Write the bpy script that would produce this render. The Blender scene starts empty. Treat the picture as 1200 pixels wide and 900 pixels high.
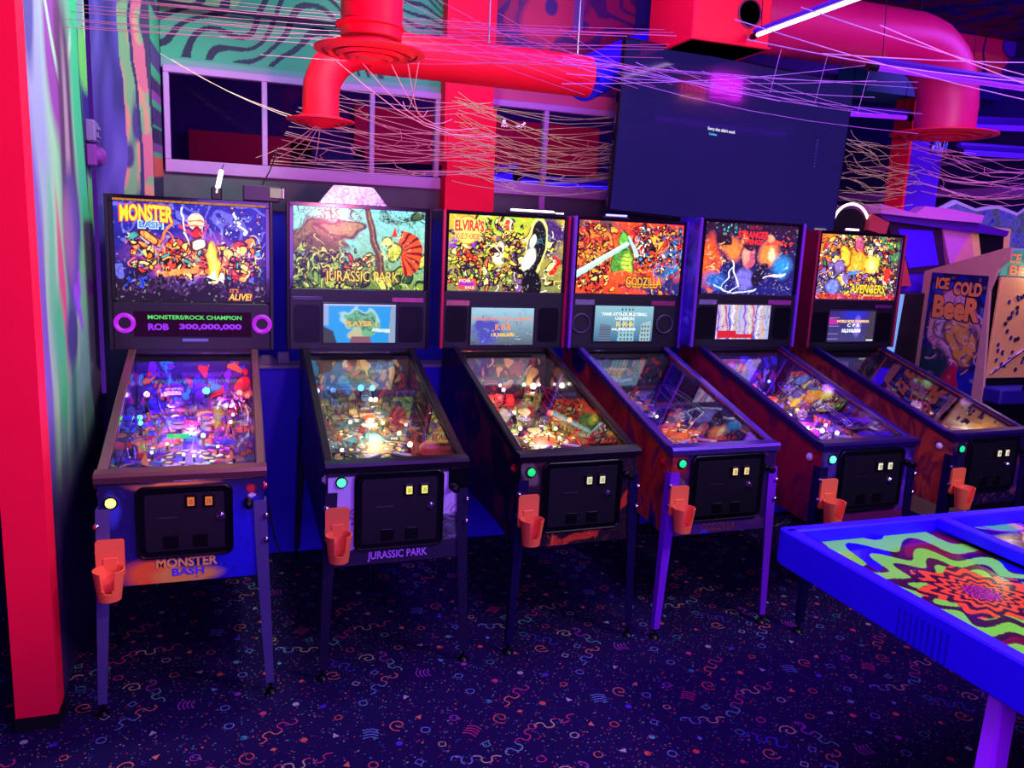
import bpy, bmesh, math, random
import numpy as np
from mathutils import Matrix, Vector

sc = bpy.context.scene
# ------------------------------------------------------------------ camera
cam_d = bpy.data.cameras.new('camera')
cam_d.sensor_fit = 'HORIZONTAL'; cam_d.sensor_width = 36.0
cam_d.lens = 937.5 / 1200 * 36.0
cam_d.clip_start = 0.05; cam_d.clip_end = 100
cam = bpy.data.objects.new('camera', cam_d); sc.collection.objects.link(cam)
_yaw, _pit, _rol = 0.3354, 0.1806, 0.0468
_f = Vector((math.sin(_yaw)*math.cos(_pit), math.cos(_yaw)*math.cos(_pit), -math.sin(_pit)))
_r = Vector((math.cos(_yaw), -math.sin(_yaw), 0)); _u = _r.cross(_f)
_R = math.cos(_rol)*_r + math.sin(_rol)*_u
_U = -math.sin(_rol)*_r + math.cos(_rol)*_u
cam.matrix_world = Matrix(((_R.x, _U.x, -_f.x, 0.195), (_R.y, _U.y, -_f.y, -3.0176), (_R.z, _U.z, -_f.z, 1.8119), (0, 0, 0, 1)))
sc.camera = cam
# ------------------------------------------------------------------ world, lights, exposure
world = bpy.data.worlds.new('world'); sc.world = world; world.use_nodes = True
world.node_tree.nodes['Background'].inputs[0].default_value = (0.20, 0.035, 0.75, 1)
world.node_tree.nodes['Background'].inputs[1].default_value = 0.28
sc.view_settings.view_transform = 'Standard'; sc.view_settings.look = 'None'
sc.view_settings.gamma = 1.0; sc.view_settings.use_curve_mapping = False
sc.view_settings.exposure = 0.0

def light(name, kind, loc, col, power, size=0.5, target=None, spot=None, size_y=None, blend=0.6):
    d = bpy.data.lights.new(name, kind); d.color = col; d.energy = power
    if kind == 'AREA':
        d.size = size
        if size_y: d.shape = 'RECTANGLE'; d.size_y = size_y
    elif kind == 'SPOT':
        d.spot_size = math.radians(spot or 60); d.spot_blend = blend; d.shadow_soft_size = size
    else:
        d.shadow_soft_size = size
    o = bpy.data.objects.new(name, d); sc.collection.objects.link(o); o.location = loc
    if target is not None:
        o.rotation_euler = (Vector(target) - Vector(loc)).to_track_quat('-Z', 'Y').to_euler()
    return o

light('uv_ceiling_light', 'AREA', (1.6, -0.1, 3.6), (0.34, 0.10, 1.0), 92, 2.6, (1.8, -0.2, 0), size_y=0.9)
light('front_fill_light', 'AREA', (0.9, -3.9, 1.65), (0.38, 0.12, 1.0), 85, 2.2, (1.8, 0.2, 0.9), size_y=0.8)  # added fill behind the camera to brighten the machine fronts
light('uv_right_light', 'AREA', (5.3, 0.2, 3.55), (0.34, 0.07, 1.0), 60, 1.2, (4.7, 0.9, 0.8), size_y=0.7)
light('pink_stage_light', 'SPOT', (1.1, -2.3, 2.9), (1.0, 0.36, 0.55), 250, 0.12, (-0.45, 0.1, 1.7), spot=50)
light('red_duct_light', 'SPOT', (1.0, -1.7, 1.9), (1.0, 0.20, 0.34), 190, 0.10, (1.1, 1.2, 3.0), spot=62)
light('magenta_right_light', 'SPOT', (2.6, -1.8, 2.2), (1.0, 0.14, 0.75), 150, 0.10, (4.0, 1.2, 2.9), spot=60)
light('green_wash_light', 'SPOT', (0.75, 0.45, 3.3), (0.72, 1.0, 0.82), 165, 0.15, (-0.45, 0.9, 2.0), spot=110)
light('topper_fill', 'SPOT', (0.8, 0.75, 2.62), (0.85, 0.92, 1.0), 9, 0.02, (0.78, 1.24, 1.99), spot=22)  # added to whiten the topper plate
light('window_wash_light', 'SPOT', (0.9, 0.7, 3.3), (0.60, 1.0, 0.80), 45, 0.15, (0.8, 2.0, 2.8), spot=120)
light('table_fill_light', 'AREA', (3.4, -2.3, 3.35), (0.75, 0.62, 1.0), 95, 0.9, (2.8, -1.2, 0.8))  # added fill to brighten the table top and rails
light('back_room_fill', 'AREA', (2.4, 3.2, 3.4), (0.75, 0.10, 1.0), 45, 2.0, (2.4, 4.6, 1.5), size_y=0.6)  # added so the far room shows through the windows

# ------------------------------------------------------------------ colour helpers and materials
def lin(c):
    return tuple((x/255/12.92 if x/255 <= 0.04045 else ((x/255+0.055)/1.055)**2.4) for x in c[:3])

_mats = {}
def mat(name, rgb=(128, 128, 128), rough=0.5, metal=0.0, emit=None, estr=1.0, coat=0.0, noise=0.0, nscale=20, bump=0.0, trans=0.0, spec=0.5):
    if name in _mats: return _mats[name]
    m = bpy.data.materials.new(name); m.use_nodes = True; nt = m.node_tree
    b = nt.nodes['Principled BSDF']
    c = lin(rgb) + (1,)
    b.inputs['Base Color'].default_value = c
    b.inputs['Roughness'].default_value = rough; b.inputs['Metallic'].default_value = metal
    b.inputs['Coat Weight'].default_value = coat; b.inputs['Transmission Weight'].default_value = trans
    b.inputs['Specular IOR Level'].default_value = spec
    if emit:
        b.inputs['Emission Color'].default_value = lin(emit) + (1,); b.inputs['Emission Strength'].default_value = estr
    if noise or bump:
        tc = nt.nodes.new('ShaderNodeTexCoord'); n = nt.nodes.new('ShaderNodeTexNoise'); n.inputs['Scale'].default_value = nscale
        n.inputs['Detail'].default_value = 5
        nt.links.new(tc.outputs['Object'], n.inputs['Vector'])
        if noise:
            mx = nt.nodes.new('ShaderNodeMix'); mx.data_type = 'RGBA'
            mx.inputs[6].default_value = tuple(v*(1-noise) for v in c[:3]) + (1,)
            mx.inputs[7].default_value = tuple(min(1, v*(1+noise)) for v in c[:3]) + (1,)
            nt.links.new(n.outputs['Fac'], mx.inputs[0]); nt.links.new(mx.outputs[2], b.inputs['Base Color'])
        if bump:
            bp = nt.nodes.new('ShaderNodeBump'); bp.inputs['Strength'].default_value = bump; bp.inputs['Distance'].default_value = 0.01
            nt.links.new(n.outputs['Fac'], bp.inputs['Height']); nt.links.new(bp.outputs['Normal'], b.inputs['Normal'])
    _mats[name] = m; return m

def mat_vcol(name, rough=0.5, emis=0.0, base=1.0, coat=0.0, spec=0.5):
    if name in _mats: return _mats[name]
    m = bpy.data.materials.new(name); m.use_nodes = True; nt = m.node_tree; b = nt.nodes['Principled BSDF']
    a = nt.nodes.new('ShaderNodeAttribute'); a.attribute_name = 'Col'
    b.inputs['Roughness'].default_value = rough; b.inputs['Coat Weight'].default_value = coat; b.inputs['Specular IOR Level'].default_value = spec
    if base > 0:
        nt.links.new(a.outputs['Color'], b.inputs['Base Color'])
    else: b.inputs['Base Color'].default_value = (0.01, 0.01, 0.01, 1)
    if emis > 0:
        nt.links.new(a.outputs['Color'], b.inputs['Emission Color']); b.inputs['Emission Strength'].default_value = emis
    _mats[name] = m; return m

def mat_ramp(name, stops, scale=(1, 1, 1), nscale=3.0, distort=2.0, rough=0.4, wave=False, spec=0.4):
    if name in _mats: return _mats[name]
    m = bpy.data.materials.new(name); m.use_nodes = True; nt = m.node_tree; b = nt.nodes['Principled BSDF']
    b.inputs['Roughness'].default_value = rough; b.inputs['Specular IOR Level'].default_value = spec
    tc = nt.nodes.new('ShaderNodeTexCoord'); mp = nt.nodes.new('ShaderNodeMapping'); mp.inputs['Scale'].default_value = scale
    nt.links.new(tc.outputs['Object'], mp.inputs['Vector'])
    if wave:
        n = nt.nodes.new('ShaderNodeTexWave'); n.inputs['Scale'].default_value = nscale; n.inputs['Distortion'].default_value = distort
        n.inputs['Detail'].default_value = 3; n.inputs['Detail Scale'].default_value = 1.2
    else:
        n = nt.nodes.new('ShaderNodeTexNoise'); n.inputs['Scale'].default_value = nscale; n.inputs['Distortion'].default_value = distort
        n.inputs['Detail'].default_value = 4
    nt.links.new(mp.outputs[0], n.inputs['Vector'])
    cr = nt.nodes.new('ShaderNodeValToRGB'); nt.links.new(n.outputs['Fac'], cr.inputs[0])
    el = cr.color_ramp.elements
    while len(el) < len(stops): el.new(0.5)
    for e, (p, c) in zip(el, stops): e.position = p; e.color = lin(c) + (1,)
    nt.links.new(cr.outputs[0], b.inputs['Base Color'])
    _mats[name] = m; return m

def mat_glass(name, tint=(255, 255, 255), fac=1.0, rough=0.0, ior=1.5):
    if name in _mats: return _mats[name]
    m = bpy.data.materials.new(name); m.use_nodes = True; nt = m.node_tree; nt.nodes.clear()
    out = nt.nodes.new('ShaderNodeOutputMaterial'); tr = nt.nodes.new('ShaderNodeBsdfTransparent'); gl = nt.nodes.new('ShaderNodeBsdfGlossy')
    tr.inputs[0].default_value = lin(tint) + (1,); gl.inputs['Roughness'].default_value = rough
    lw = nt.nodes.new('ShaderNodeLayerWeight'); lw.inputs['Blend'].default_value = 0.5
    pw = nt.nodes.new('ShaderNodeMath'); pw.operation = 'POWER'; pw.inputs[1].default_value = 5.0
    fr = nt.nodes.new('ShaderNodeMath'); fr.operation = 'MULTIPLY_ADD'; fr.inputs[1].default_value = 0.96; fr.inputs[2].default_value = 0.04
    nt.links.new(lw.outputs['Facing'], pw.inputs[0]); nt.links.new(pw.outputs[0], fr.inputs[0])
    mu = nt.nodes.new('ShaderNodeMath'); mu.operation = 'MULTIPLY'; mu.inputs[1].default_value = fac; mu.use_clamp = True
    mx = nt.nodes.new('ShaderNodeMixShader')
    nt.links.new(fr.outputs[0], mu.inputs[0]); nt.links.new(mu.outputs[0], mx.inputs[0])
    nt.links.new(tr.outputs[0], mx.inputs[1]); nt.links.new(gl.outputs[0], mx.inputs[2]); nt.links.new(mx.outputs[0], out.inputs[0])
    _mats[name] = m; return m

def glow(name, rgb=(255, 255, 255), s=1.0): return mat(name, (10, 10, 10), 0.4, emit=rgb, estr=s)

# ------------------------------------------------------------------ mesh builder
class MB:
    def __init__(s): s.v = []; s.f = []; s.c = None
    def add(s, vs, fs, M=None):
        o = len(s.v)
        for p in vs:
            if M is not None: p = M @ Vector(p)
            s.v.append((p[0], p[1], p[2]))
        for f in fs: s.f.append(tuple(i+o for i in f))
        return s
    def box(s, c, d, b=0.0, M=None):
        hx, hy, hz = d[0]/2, d[1]/2, d[2]/2
        if b <= 0:
            vs = [(c[0]+x*hx, c[1]+y*hy, c[2]+z*hz) for x in (-1, 1) for y in (-1, 1) for z in (-1, 1)]
            return s.add(vs, [(0, 1, 3, 2), (4, 6, 7, 5), (0, 4, 5, 1), (2, 3, 7, 6), (0, 2, 6, 4), (1, 5, 7, 3)], M)
        b = min(b, hx*.9, hy*.9, hz*.9); h = (hx, hy, hz); vs = []; idx = {}
        for x in (-1, 1):
            for y in (-1, 1):
                for z in (-1, 1):
                    sg = (x, y, z)
                    for a in range(3):
                        idx[(x, y, z, a)] = len(vs)
                        vs.append(tuple(c[k]+sg[k]*(h[k] if k == a else h[k]-b) for k in range(3)))
        fs = []
        def key(a, sa, b_, sb, c_, sc_):
            t = [0, 0, 0]; t[a] = sa; t[b_] = sb; t[c_] = sc_; return tuple(t)
        for a in range(3):
            b_, c_ = (a+1) % 3, (a+2) % 3
            for sa in (-1, 1):
                q = [key(a, sa, b_, p, c_, r)+(a,) for p, r in ((-1, -1), (1, -1), (1, 1), (-1, 1))]
                if sa < 0: q.reverse()
                fs.append(tuple(idx[k] for k in q))
        for a, b_, c_ in ((0, 1, 2), (1, 2, 0), (2, 0, 1)):
            for sa in (-1, 1):
                for sb in (-1, 1):
                    k0, k1 = key(a, sa, b_, sb, c_, -1), key(a, sa, b_, sb, c_, 1)
                    fs.append((idx[k0+(a,)], idx[k1+(a,)], idx[k1+(b_,)], idx[k0+(b_,)]))
        for x in (-1, 1):
            for y in (-1, 1):
                for z in (-1, 1): fs.append(tuple(idx[(x, y, z, a)] for a in range(3)))
        return s.add(vs, fs, M)
    def tube(s, pts, r, n=8, cap=True, M=None, closed=False):
        P = [Vector(p) for p in pts]; L = len(P); rr = r if isinstance(r, (list, tuple)) else [r]*L
        vs = []; fs = []; up = None
        for i, p in enumerate(P):
            if closed: t = (P[(i+1) % L]-P[i-1])
            else: t = (P[min(i+1, L-1)]-P[max(i-1, 0)])
            t = t.normalized() if t.length > 1e-9 else Vector((0, 0, 1))
            if up is None:
                up = Vector((0, 0, 1)) if abs(t.z) < .9 else Vector((1, 0, 0))
            a = t.cross(up)
            if a.length < 1e-6: a = t.orthogonal()
            a.normalize(); b = a.cross(t).normalized(); up = b
            for k in range(n):
                w = 2*math.pi*k/n; vs.append(p+rr[i]*(math.cos(w)*a+math.sin(w)*b))
        for i in range(L if closed else L-1):
            j = (i+1) % L
            for k in range(n):
                k2 = (k+1) % n; fs.append((i*n+k, i*n+k2, j*n+k2, j*n+k))
        if cap and not closed: fs.append(tuple(range(n-1, -1, -1))); fs.append(tuple((L-1)*n+k for k in range(n)))
        return s.add(vs, fs, M)
    def lathe(s, prof, n=20, M=None, cap=True, a0=0.0, a1=2*math.pi):
        full = abs(a1-a0-2*math.pi) < 1e-6; m = n if full else n+1; vs = []; fs = []
        for (r, z) in prof:
            for k in range(m):
                w = a0+(a1-a0)*k/n; vs.append((r*math.cos(w), r*math.sin(w), z))
        for i in range(len(prof)-1):
            for k in range(n):
                k2 = (k+1) % m; fs.append((i*m+k, i*m+k2, (i+1)*m+k2, (i+1)*m+k))
        if cap and full:
            if prof[0][0] > 1e-5: fs.append(tuple(range(n-1, -1, -1)))
            if prof[-1][0] > 1e-5: fs.append(tuple((len(prof)-1)*m+k for k in range(n)))
        return s.add(vs, fs, M)
    def prism(s, poly, a, b, axis='z', M=None):      # poly 2D extruded from a to b along axis
        n = len(poly)
        def P(p, h):
            return {'z': (p[0], p[1], h), 'x': (h, p[0], p[1]), 'y': (p[0], h, p[1])}[axis]
        vs = [P(p, a) for p in poly]+[P(p, b) for p in poly]
        fs = [tuple(range(n-1, -1, -1)), tuple(range(n, 2*n))]+[(i, (i+1) % n, n+(i+1) % n, n+i) for i in range(n)]
        return s.add(vs, fs, M)
    def build(s, name, m, parent=None, smooth=False, kind=None, label=None):
        me = bpy.data.meshes.new(name); me.from_pydata(s.v, [], s.f)
        me.materials.append(m)
        if smooth:
            me.shade_smooth()
            try: me.set_sharp_from_angle(angle=math.radians(38))
            except Exception: pass
        me.update()
        o = bpy.data.objects.new(name, me); sc.collection.objects.link(o)
        if parent: o.parent = parent
        if kind: o['kind'] = kind
        if label: o['label'] = label
        return o

def rrect(w, h, r, n=5, cx=0, cy=0):
    p = []
    for (sx, sy, a) in ((1, 1, 0), (-1, 1, 90), (-1, -1, 180), (1, -1, 270)):
        for k in range(n+1):
            t = math.radians(a+90*k/n); p.append((cx+sx*(w/2-r)+r*math.cos(t), cy+sy*(h/2-r)+r*math.sin(t)))
    return p

def thing(name, label, cat, loc=(0, 0, 0), rz=0.0, group=None):
    o = bpy.data.objects.new(name, None); sc.collection.objects.link(o); o.location = loc; o.rotation_euler = (0, 0, rz)
    o.empty_display_size = 0.1; o['label'] = label; o['category'] = cat
    if group: o['group'] = group
    return o
def tag(o, label, cat, group=None, kind=None):
    o['label'] = label; o['category'] = cat
    if group: o['group'] = group
    if kind: o['kind'] = kind
    return o
def struct(o): o['kind'] = 'structure'; return o
T = Matrix.Translation
def RX(a): return Matrix.Rotation(a, 4, 'X')
def RY(a): return Matrix.Rotation(a, 4, 'Y')
def RZ(a): return Matrix.Rotation(a, 4, 'Z')

_txt = 0
def text(body, x0, x1, z0, z1, y, m, parent, name='lettering', bold=0.0, ext=0.0012, plane='y', M=None, shear=0.0, arch=0.0):
    """lettering fitted into a rectangle standing at depth y (plane 'y') and facing -y"""
    cu = bpy.data.curves.new(name, 'FONT'); cu.body = body; cu.size = 1.0; cu.offset = bold; cu.extrude = 0.02; cu.resolution_u = 3; cu.shear = shear
    tmp = bpy.data.objects.new('tmp', cu); sc.collection.objects.link(tmp)
    bpy.context.view_layer.update()
    me = bpy.data.meshes.new_from_object(tmp); bpy.data.objects.remove(tmp); bpy.data.curves.remove(cu)
    n = len(me.vertices); co = np.empty(n*3, 'f'); me.vertices.foreach_get('co', co); co = co.reshape(n, 3)
    mn, mx = co.min(0), co.max(0)
    u = (co[:, 0]-mn[0])/(mx[0]-mn[0]); v = (co[:, 1]-mn[1])/(mx[1]-mn[1])
    out = np.empty_like(co)
    out[:, 0] = x0+(x1-x0)*u; out[:, 2] = z0+(z1-z0)*v+arch*(1-(2*u-1)**2); out[:, 1] = y-ext*(co[:, 2]-mn[2])/(max(1e-6, mx[2]-mn[2]))
    me.vertices.foreach_set('co', out.astype('f').ravel()); me.materials.clear(); me.materials.append(m); me.name = name
    if M is not None: me.transform(M)
    me.update()
    o = bpy.data.objects.new(name, me); sc.collection.objects.link(o); o.parent = parent
    return o

# ------------------------------------------------------------------ painted art as coloured mesh grids
class Art:
    def __init__(s, nx, ny, asp, bg, seed=0):
        s.nx, s.ny, s.asp = nx, ny, asp; s.rng = np.random.RandomState(seed)
        s.U0, s.V0 = np.meshgrid(np.linspace(0, 1, nx), np.linspace(0, 1, ny)); s.U, s.V = s.U0.copy(), s.V0.copy()
        s.C = np.empty((ny, nx, 3)); s.C[:] = lin(bg)
    def noise(s, f, seed=1, U=None, V=None):
        U = s.U if U is None else U; V = s.V if V is None else V
        r = np.random.RandomState(seed); G = r.rand(64, 64)
        x = U*f*s.asp+7; y = V*f+7; xi = np.floor(x).astype(int); yi = np.floor(y).astype(int); fx = x-xi; fy = y-yi
        fx = fx*fx*(3-2*fx); fy = fy*fy*(3-2*fy)
        g = lambda a, b: G[b % 64, a % 64]
        return (g(xi, yi)*(1-fx)+g(xi+1, yi)*fx)*(1-fy)+(g(xi, yi+1)*(1-fx)+g(xi+1, yi+1)*fx)*fy
    def warp(s, amp, f, seed=3):
        du = s.noise(f, seed, s.U0, s.V0)-.5+.5*(s.noise(f*2.3, seed+9, s.U0, s.V0)-.5)
        dv = s.noise(f, seed+1, s.U0, s.V0)-.5+.5*(s.noise(f*2.3, seed+8, s.U0, s.V0)-.5)
        s.U = s.U0+amp*du/s.asp*1.5; s.V = s.V0+amp*dv*1.5; return s
    def flat(s): s.U, s.V = s.U0, s.V0; return s
    def m(s, mask, col, a=1.0):
        mask = np.clip(mask, 0, 1)*a; s.C += mask[..., None]*(np.array(lin(col))-s.C); return s
    def grad(s, c0, c1, axis='v', a=1.0):
        t = s.V if axis == 'v' else s.U; t = np.clip(t, 0, 1)[..., None]
        G = np.array(lin(c0))*(1-t)+np.array(lin(c1))*t; s.C += a*(G-s.C); return s
    def ell(s, cx, cy, rx, ry, col, rot=0, soft=.06, a=1.0, out=None):
        du = (s.U-cx)*s.asp; dv = s.V-cy; c, sn = math.cos(rot), math.sin(rot)
        d = np.sqrt(((c*du+sn*dv)/rx)**2+((-sn*du+c*dv)/ry)**2)
        if out is not None: s.m((1.0+.012/min(rx, ry)+soft-d)/soft, out, a)
        return s.m((1+soft/2-d)/soft, col, a)
    def poly(s, pts, col, a=1.0):
        ins = np.zeros(s.U.shape, bool); n = len(pts)
        for i in range(n):
            (x0, y0), (x1, y1) = pts[i], pts[(i+1) % n]
            if y0 == y1: continue
            ins ^= ((s.V >= min(y0, y1)) & (s.V < max(y0, y1)) & (s.U < x0+(s.V-y0)*(x1-x0)/(y1-y0)))
        return s.m(ins.astype(float), col, a)
    def line(s, x0, y0, x1, y1, w, col, w2=None, a=1.0):
        ax, ay, bx, by = x0*s.asp, y0, x1*s.asp, y1; L2 = (bx-ax)**2+(by-ay)**2+1e-9
        px, py = s.U*s.asp, s.V; t = np.clip(((px-ax)*(bx-ax)+(py-ay)*(by-ay))/L2, 0, 1)
        d = np.hypot(px-ax-t*(bx-ax), py-ay-t*(by-ay)); ww = w+(0 if w2 is None else (w2-w))*t
        return s.m((ww-d)/.006+.5, col, a)
    def fan(s, cx, cy, r, n, c0, c1, a0=0, a1=6.3):
        du = (s.U-cx)*s.asp; dv = s.V-cy; d = np.hypot(du, dv); th = np.arctan2(dv, du)
        inside = (d < r) & (((th-a0) % (2*math.pi)) < (a1-a0)); s.m(inside.astype(float), c0)
        return s.m(inside & (np.sin(th*n+3*d/r) > .35), c1)
    def scatter(s, n, box, pal, r0, r1, out=(15, 8, 20), a=1.0, el=2.0):
        x0, x1, y0, y1 = box; R = s.rng
        for _ in range(int(n*1.8)):
            r = (r0+(r1-r0)*R.rand())*.72; s.ell(x0+(x1-x0)*R.rand(), y0+(y1-y0)*R.rand(), r, r*(1+(el-1)*R.rand()), pal[R.randint(len(pal))], R.rand()*3.14, .15, a, out)
        return s
    def curls(s, n, box, pal, w=.006, ln=.15, a=1.0):
        x0, x1, y0, y1 = box; R = s.rng; w *= .55; ln *= .62
        for _ in range(int(n*1.5)):
            x, y, t = x0+(x1-x0)*R.rand(), y0+(y1-y0)*R.rand(), R.rand()*6.28; c = pal[R.randint(len(pal))]; k = (R.rand()-.5)*2.5
            for _j in range(4):
                x2, y2 = x+ln/4*math.cos(t)/s.asp, y+ln/4*math.sin(t); s.line(x, y, x2, y2, w, c, a=a); x, y = x2, y2; t += k
        return s
    def detail(s, amp=.9, f=26, seed=70):
        s.flat(); amp *= .75; v = .6*s.noise(f, seed)+.4*s.noise(f*2, seed+1); s.C *= (1-amp/2+amp*v)[..., None]
        h = s.noise(f*1.4, seed+5); s.C += (np.clip((h-.80)*5, 0, 1)*.22)[..., None]*(1-s.C)*np.array([1, .95, .8]); s.m((h < .16).astype(float), (20, 8, 24), .35); return s
    def bits(s, n, box, pal, r0=.010, r1=.026):
        s.warp(.05, 9, 21); s.scatter(n, box, pal, r0, r1, (30, 8, 16), 1, 2.2); s.curls(n//2, box, pal, .006, .09); s.flat(); return s
    def contour(s, f, seed, k, thr, col, a=1.0, mask=None):
        v = s.noise(f, seed)*.65+s.noise(f*2, seed+3)*.25+.1*s.noise(f*4, seed+4); q = (v*k) % 1.0
        mm = (q < thr).astype(float)
        if mask is not None: mm = mm*mask
        return s.m(mm, col, a)

def art_grid(name, art, O, eu, ev, m, parent=None, kind=None, label=None):
    """colour grid laid from corner O along vectors eu, ev"""
    nx, ny = art.nx, art.ny; O, eu, ev = map(np.array, (O, eu, ev))
    P = O+art.U0[..., None]*eu+art.V0[..., None]*ev
    i = np.arange((ny-1)*(nx-1)); r, c = i//(nx-1), i % (nx-1); q = np.stack([r*nx+c, r*nx+c+1, (r+1)*nx+c+1, (r+1)*nx+c], 1)
    me = bpy.data.meshes.new(name); me.vertices.add(nx*ny); me.vertices.foreach_set('co', P.reshape(-1).astype('f'))
    me.loops.add(q.size); me.loops.foreach_set('vertex_index', q.reshape(-1).astype('i'))
    me.polygons.add(len(q)); me.polygons.foreach_set('loop_start', (np.arange(len(q))*4).astype('i'))
    me.update(calc_edges=True)
    at = me.color_attributes.new('Col', 'FLOAT_COLOR', 'POINT')
    rgba = np.ones((nx*ny, 4), 'f'); rgba[:, :3] = np.clip(art.C.reshape(-1, 3), 0, 1); at.data.foreach_set('color', rgba.ravel())
    me.materials.append(m)
    o = bpy.data.objects.new(name, me); sc.collection.objects.link(o)
    if parent: o.parent = parent
    if kind: o['kind'] = kind
    if label: o['label'] = label
    return o

def poly_mesh(name, polys, cols, m, parent=None, kind=None):
    """flat coloured polygons: polys list of (n,3) arrays"""
    vs = []; fs = []; vc = []
    for p, c in zip(polys, cols):
        o = len(vs); vs.extend([tuple(q) for q in p]); fs.append(tuple(range(o, o+len(p)))); vc.extend([c]*len(p))
    me = bpy.data.meshes.new(name); me.from_pydata(vs, [], fs); me.update()
    at = me.color_attributes.new('Col', 'FLOAT_COLOR', 'POINT'); at.data.foreach_set('color', np.array([tuple(c)+(1,) for c in vc], 'f').ravel())
    me.materials.append(m); o = bpy.data.objects.new(name, me); sc.collection.objects.link(o)
    if parent: o.parent = parent
    if kind: o['kind'] = kind
    return o
# ------------------------------------------------------------------ the setting: floor, walls, windows, ceiling
M_black = mat('black_paint', (12, 10, 16), .45)
M_blackgloss = mat('black_gloss', (8, 7, 12), .15, coat=.3)
M_blackmetal = mat('black_metal', (16, 15, 20), .35, .6)
M_chrome = mat('chrome', (200, 200, 210), .16, 1.0)
M_steel = mat('brushed_steel', (150, 150, 160), .32, 1.0)
M_wine = mat('crimson_paint', (255, 14, 62), .65, spec=.15, noise=.12, nscale=6)
M_mauve = mat('mauve_frame_paint', (176, 120, 190), .5, noise=.08, nscale=15)
M_vart = mat_vcol('painted_mural', .6)
M_screen = mat_vcol('screen_print', .25, emis=1.15, base=0, coat=.3)
M_string = mat('netting_string', (255, 205, 185), .7)
M_string2 = mat('netting_string_green', (225, 245, 150), .7)

fl = struct(MB().box((2.6, 0.4, -0.03), (13.2, 11.6, .06)).build('floor', mat('carpet', (26, 9, 62), .95, noise=.5, nscale=260, bump=.4, spec=.1)))
# confetti print woven into the carpet
def carpet_print():
    rnd = random.Random(11)
    pal = [(70, 170, 190), (110, 200, 190), (230, 60, 130), (255, 130, 100), (235, 205, 150), (200, 200, 205), (90, 60, 220), (190, 60, 200), (120, 160, 220), (250, 100, 90)]
    TS = 0.92; shapes = []
    def ribbon(pts, w, c, closed=False):
        n = len(pts)
        for i in range(n if closed else n-1):
            a, b = pts[i], pts[(i+1) % n]; dx, dy = b[0]-a[0], b[1]-a[1]; L = math.hypot(dx, dy)+1e-9; nx, ny = -dy/L*w/2, dx/L*w/2
            shapes.append(([(a[0]+nx, a[1]+ny), (a[0]-nx, a[1]-ny), (b[0]-nx, b[1]-ny), (b[0]+nx, b[1]+ny)], c))
    def spots(n, mind):
        out = []; tries = 0
        while len(out) < n and tries < 9000:
            tries += 1; p = (rnd.random()*TS, rnd.random()*TS)
            if all(min(abs(p[0]-q[0]), TS-abs(p[0]-q[0]))**2+min(abs(p[1]-q[1]), TS-abs(p[1]-q[1]))**2 > mind**2 for q in out): out.append(p)
        return out
    big = spots(52, .085)
    for i, (x, y) in enumerate(big):
        a = rnd.random()*6.28; c = pal[rnd.randrange(len(pal))]; k = i % 16
        R = lambda px, py: (x+px*math.cos(a)-py*math.sin(a), y+px*math.sin(a)+py*math.cos(a))
        if k in (0, 8):      # long two-colour squiggle
            c2 = pal[rnd.randrange(len(pal))]
            pts = [R(-.085+.17*t/40-.0075*math.sin(t/40*30), .024*math.sin(t/40*15)*(1-.3*t/40)) for t in range(41)]
            ribbon(pts[:21], .0055, c); ribbon(pts[20:], .0055, c2)
        elif k in (3,):    # curl
            pts = [R((.006+.0016*t)*math.cos(t*.42), (.006+.0016*t)*math.sin(t*.42)) for t in range(20)]+[R(.03+.005*t, -.034+.01*math.sin(t)) for t in range(8)]
            ribbon(pts[:20], .005, c)
        elif k in (5,):      # set of nested arcs
            for j in range(4):
                ribbon([R(-.028+.056*t/8, -.02+.016*j+.012*math.cos((t-4)/4*1.4)) for t in range(9)], .0048, c)
        elif k in (1, 9, 13, 6):  # ring
            ribbon([R(.0165*math.cos(t*math.pi/8), .0165*math.sin(t*math.pi/8)) for t in range(16)], .0042, c, True)
        elif k in (2, 10, 11):    # disc
            shapes.append(([R(.013*math.cos(t*math.pi/6), .013*math.sin(t*math.pi/6)) for t in range(12)], c))
        elif k in (4, 12):    # triangle
            shapes.append(([R(-.014, -.009), R(.017, -.002), R(-.007, .015)], c))
        elif k in (7, 14):    # hollow square
            ribbon([R(-.012, -.012), R(.012, -.012), R(.012, .012), R(-.012, .012)], .004, c, True)
        else:                 # solid diamond
            shapes.append(([R(-.013, 0), R(0, -.010), R(.013, 0), R(0, .010)], c))
    for i in range(1150):
        x, y = rnd.random()*TS, rnd.random()*TS; r = rnd.choice([.0030, .0034, .0040, .0055 if i % 3 == 0 else .0036]); c = pal[rnd.randrange(len(pal))]
        c = tuple(int(v*rnd.uniform(.55, .95)) for v in c)
        n = 5; a = rnd.random()*3
        shapes.append(([(x+r*math.cos(a+t*2*math.pi/n), y+r*math.sin(a+t*2*math.pi/n)) for t in range(n)], c))
    polys = []; cols = []
    for ix in range(-2, 6):
        for iy in range(-2, 3):
            ox, oy = ix*TS+(.37*iy), iy*TS-.2
            for s, c in shapes:
                cx, cy = s[0][0]+ox, s[0][1]+oy
                if cx < -1.75 or cx > 4.6 or cy < -2.1 or cy > 1.4: continue
                # keep to what lies ahead of the camera
                if (cy+3.02)*1.0 < 0: continue
                polys.append([(p[0]+ox, p[1]+oy, .0012) for p in s]); cols.append(lin(tuple(v*.80 for v in c)))
    return poly_mesh('carpet_print', polys, cols, mat_vcol('carpet_yarn', .95, spec=.1), fl, 'stuff')
carpet_print()

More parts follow.
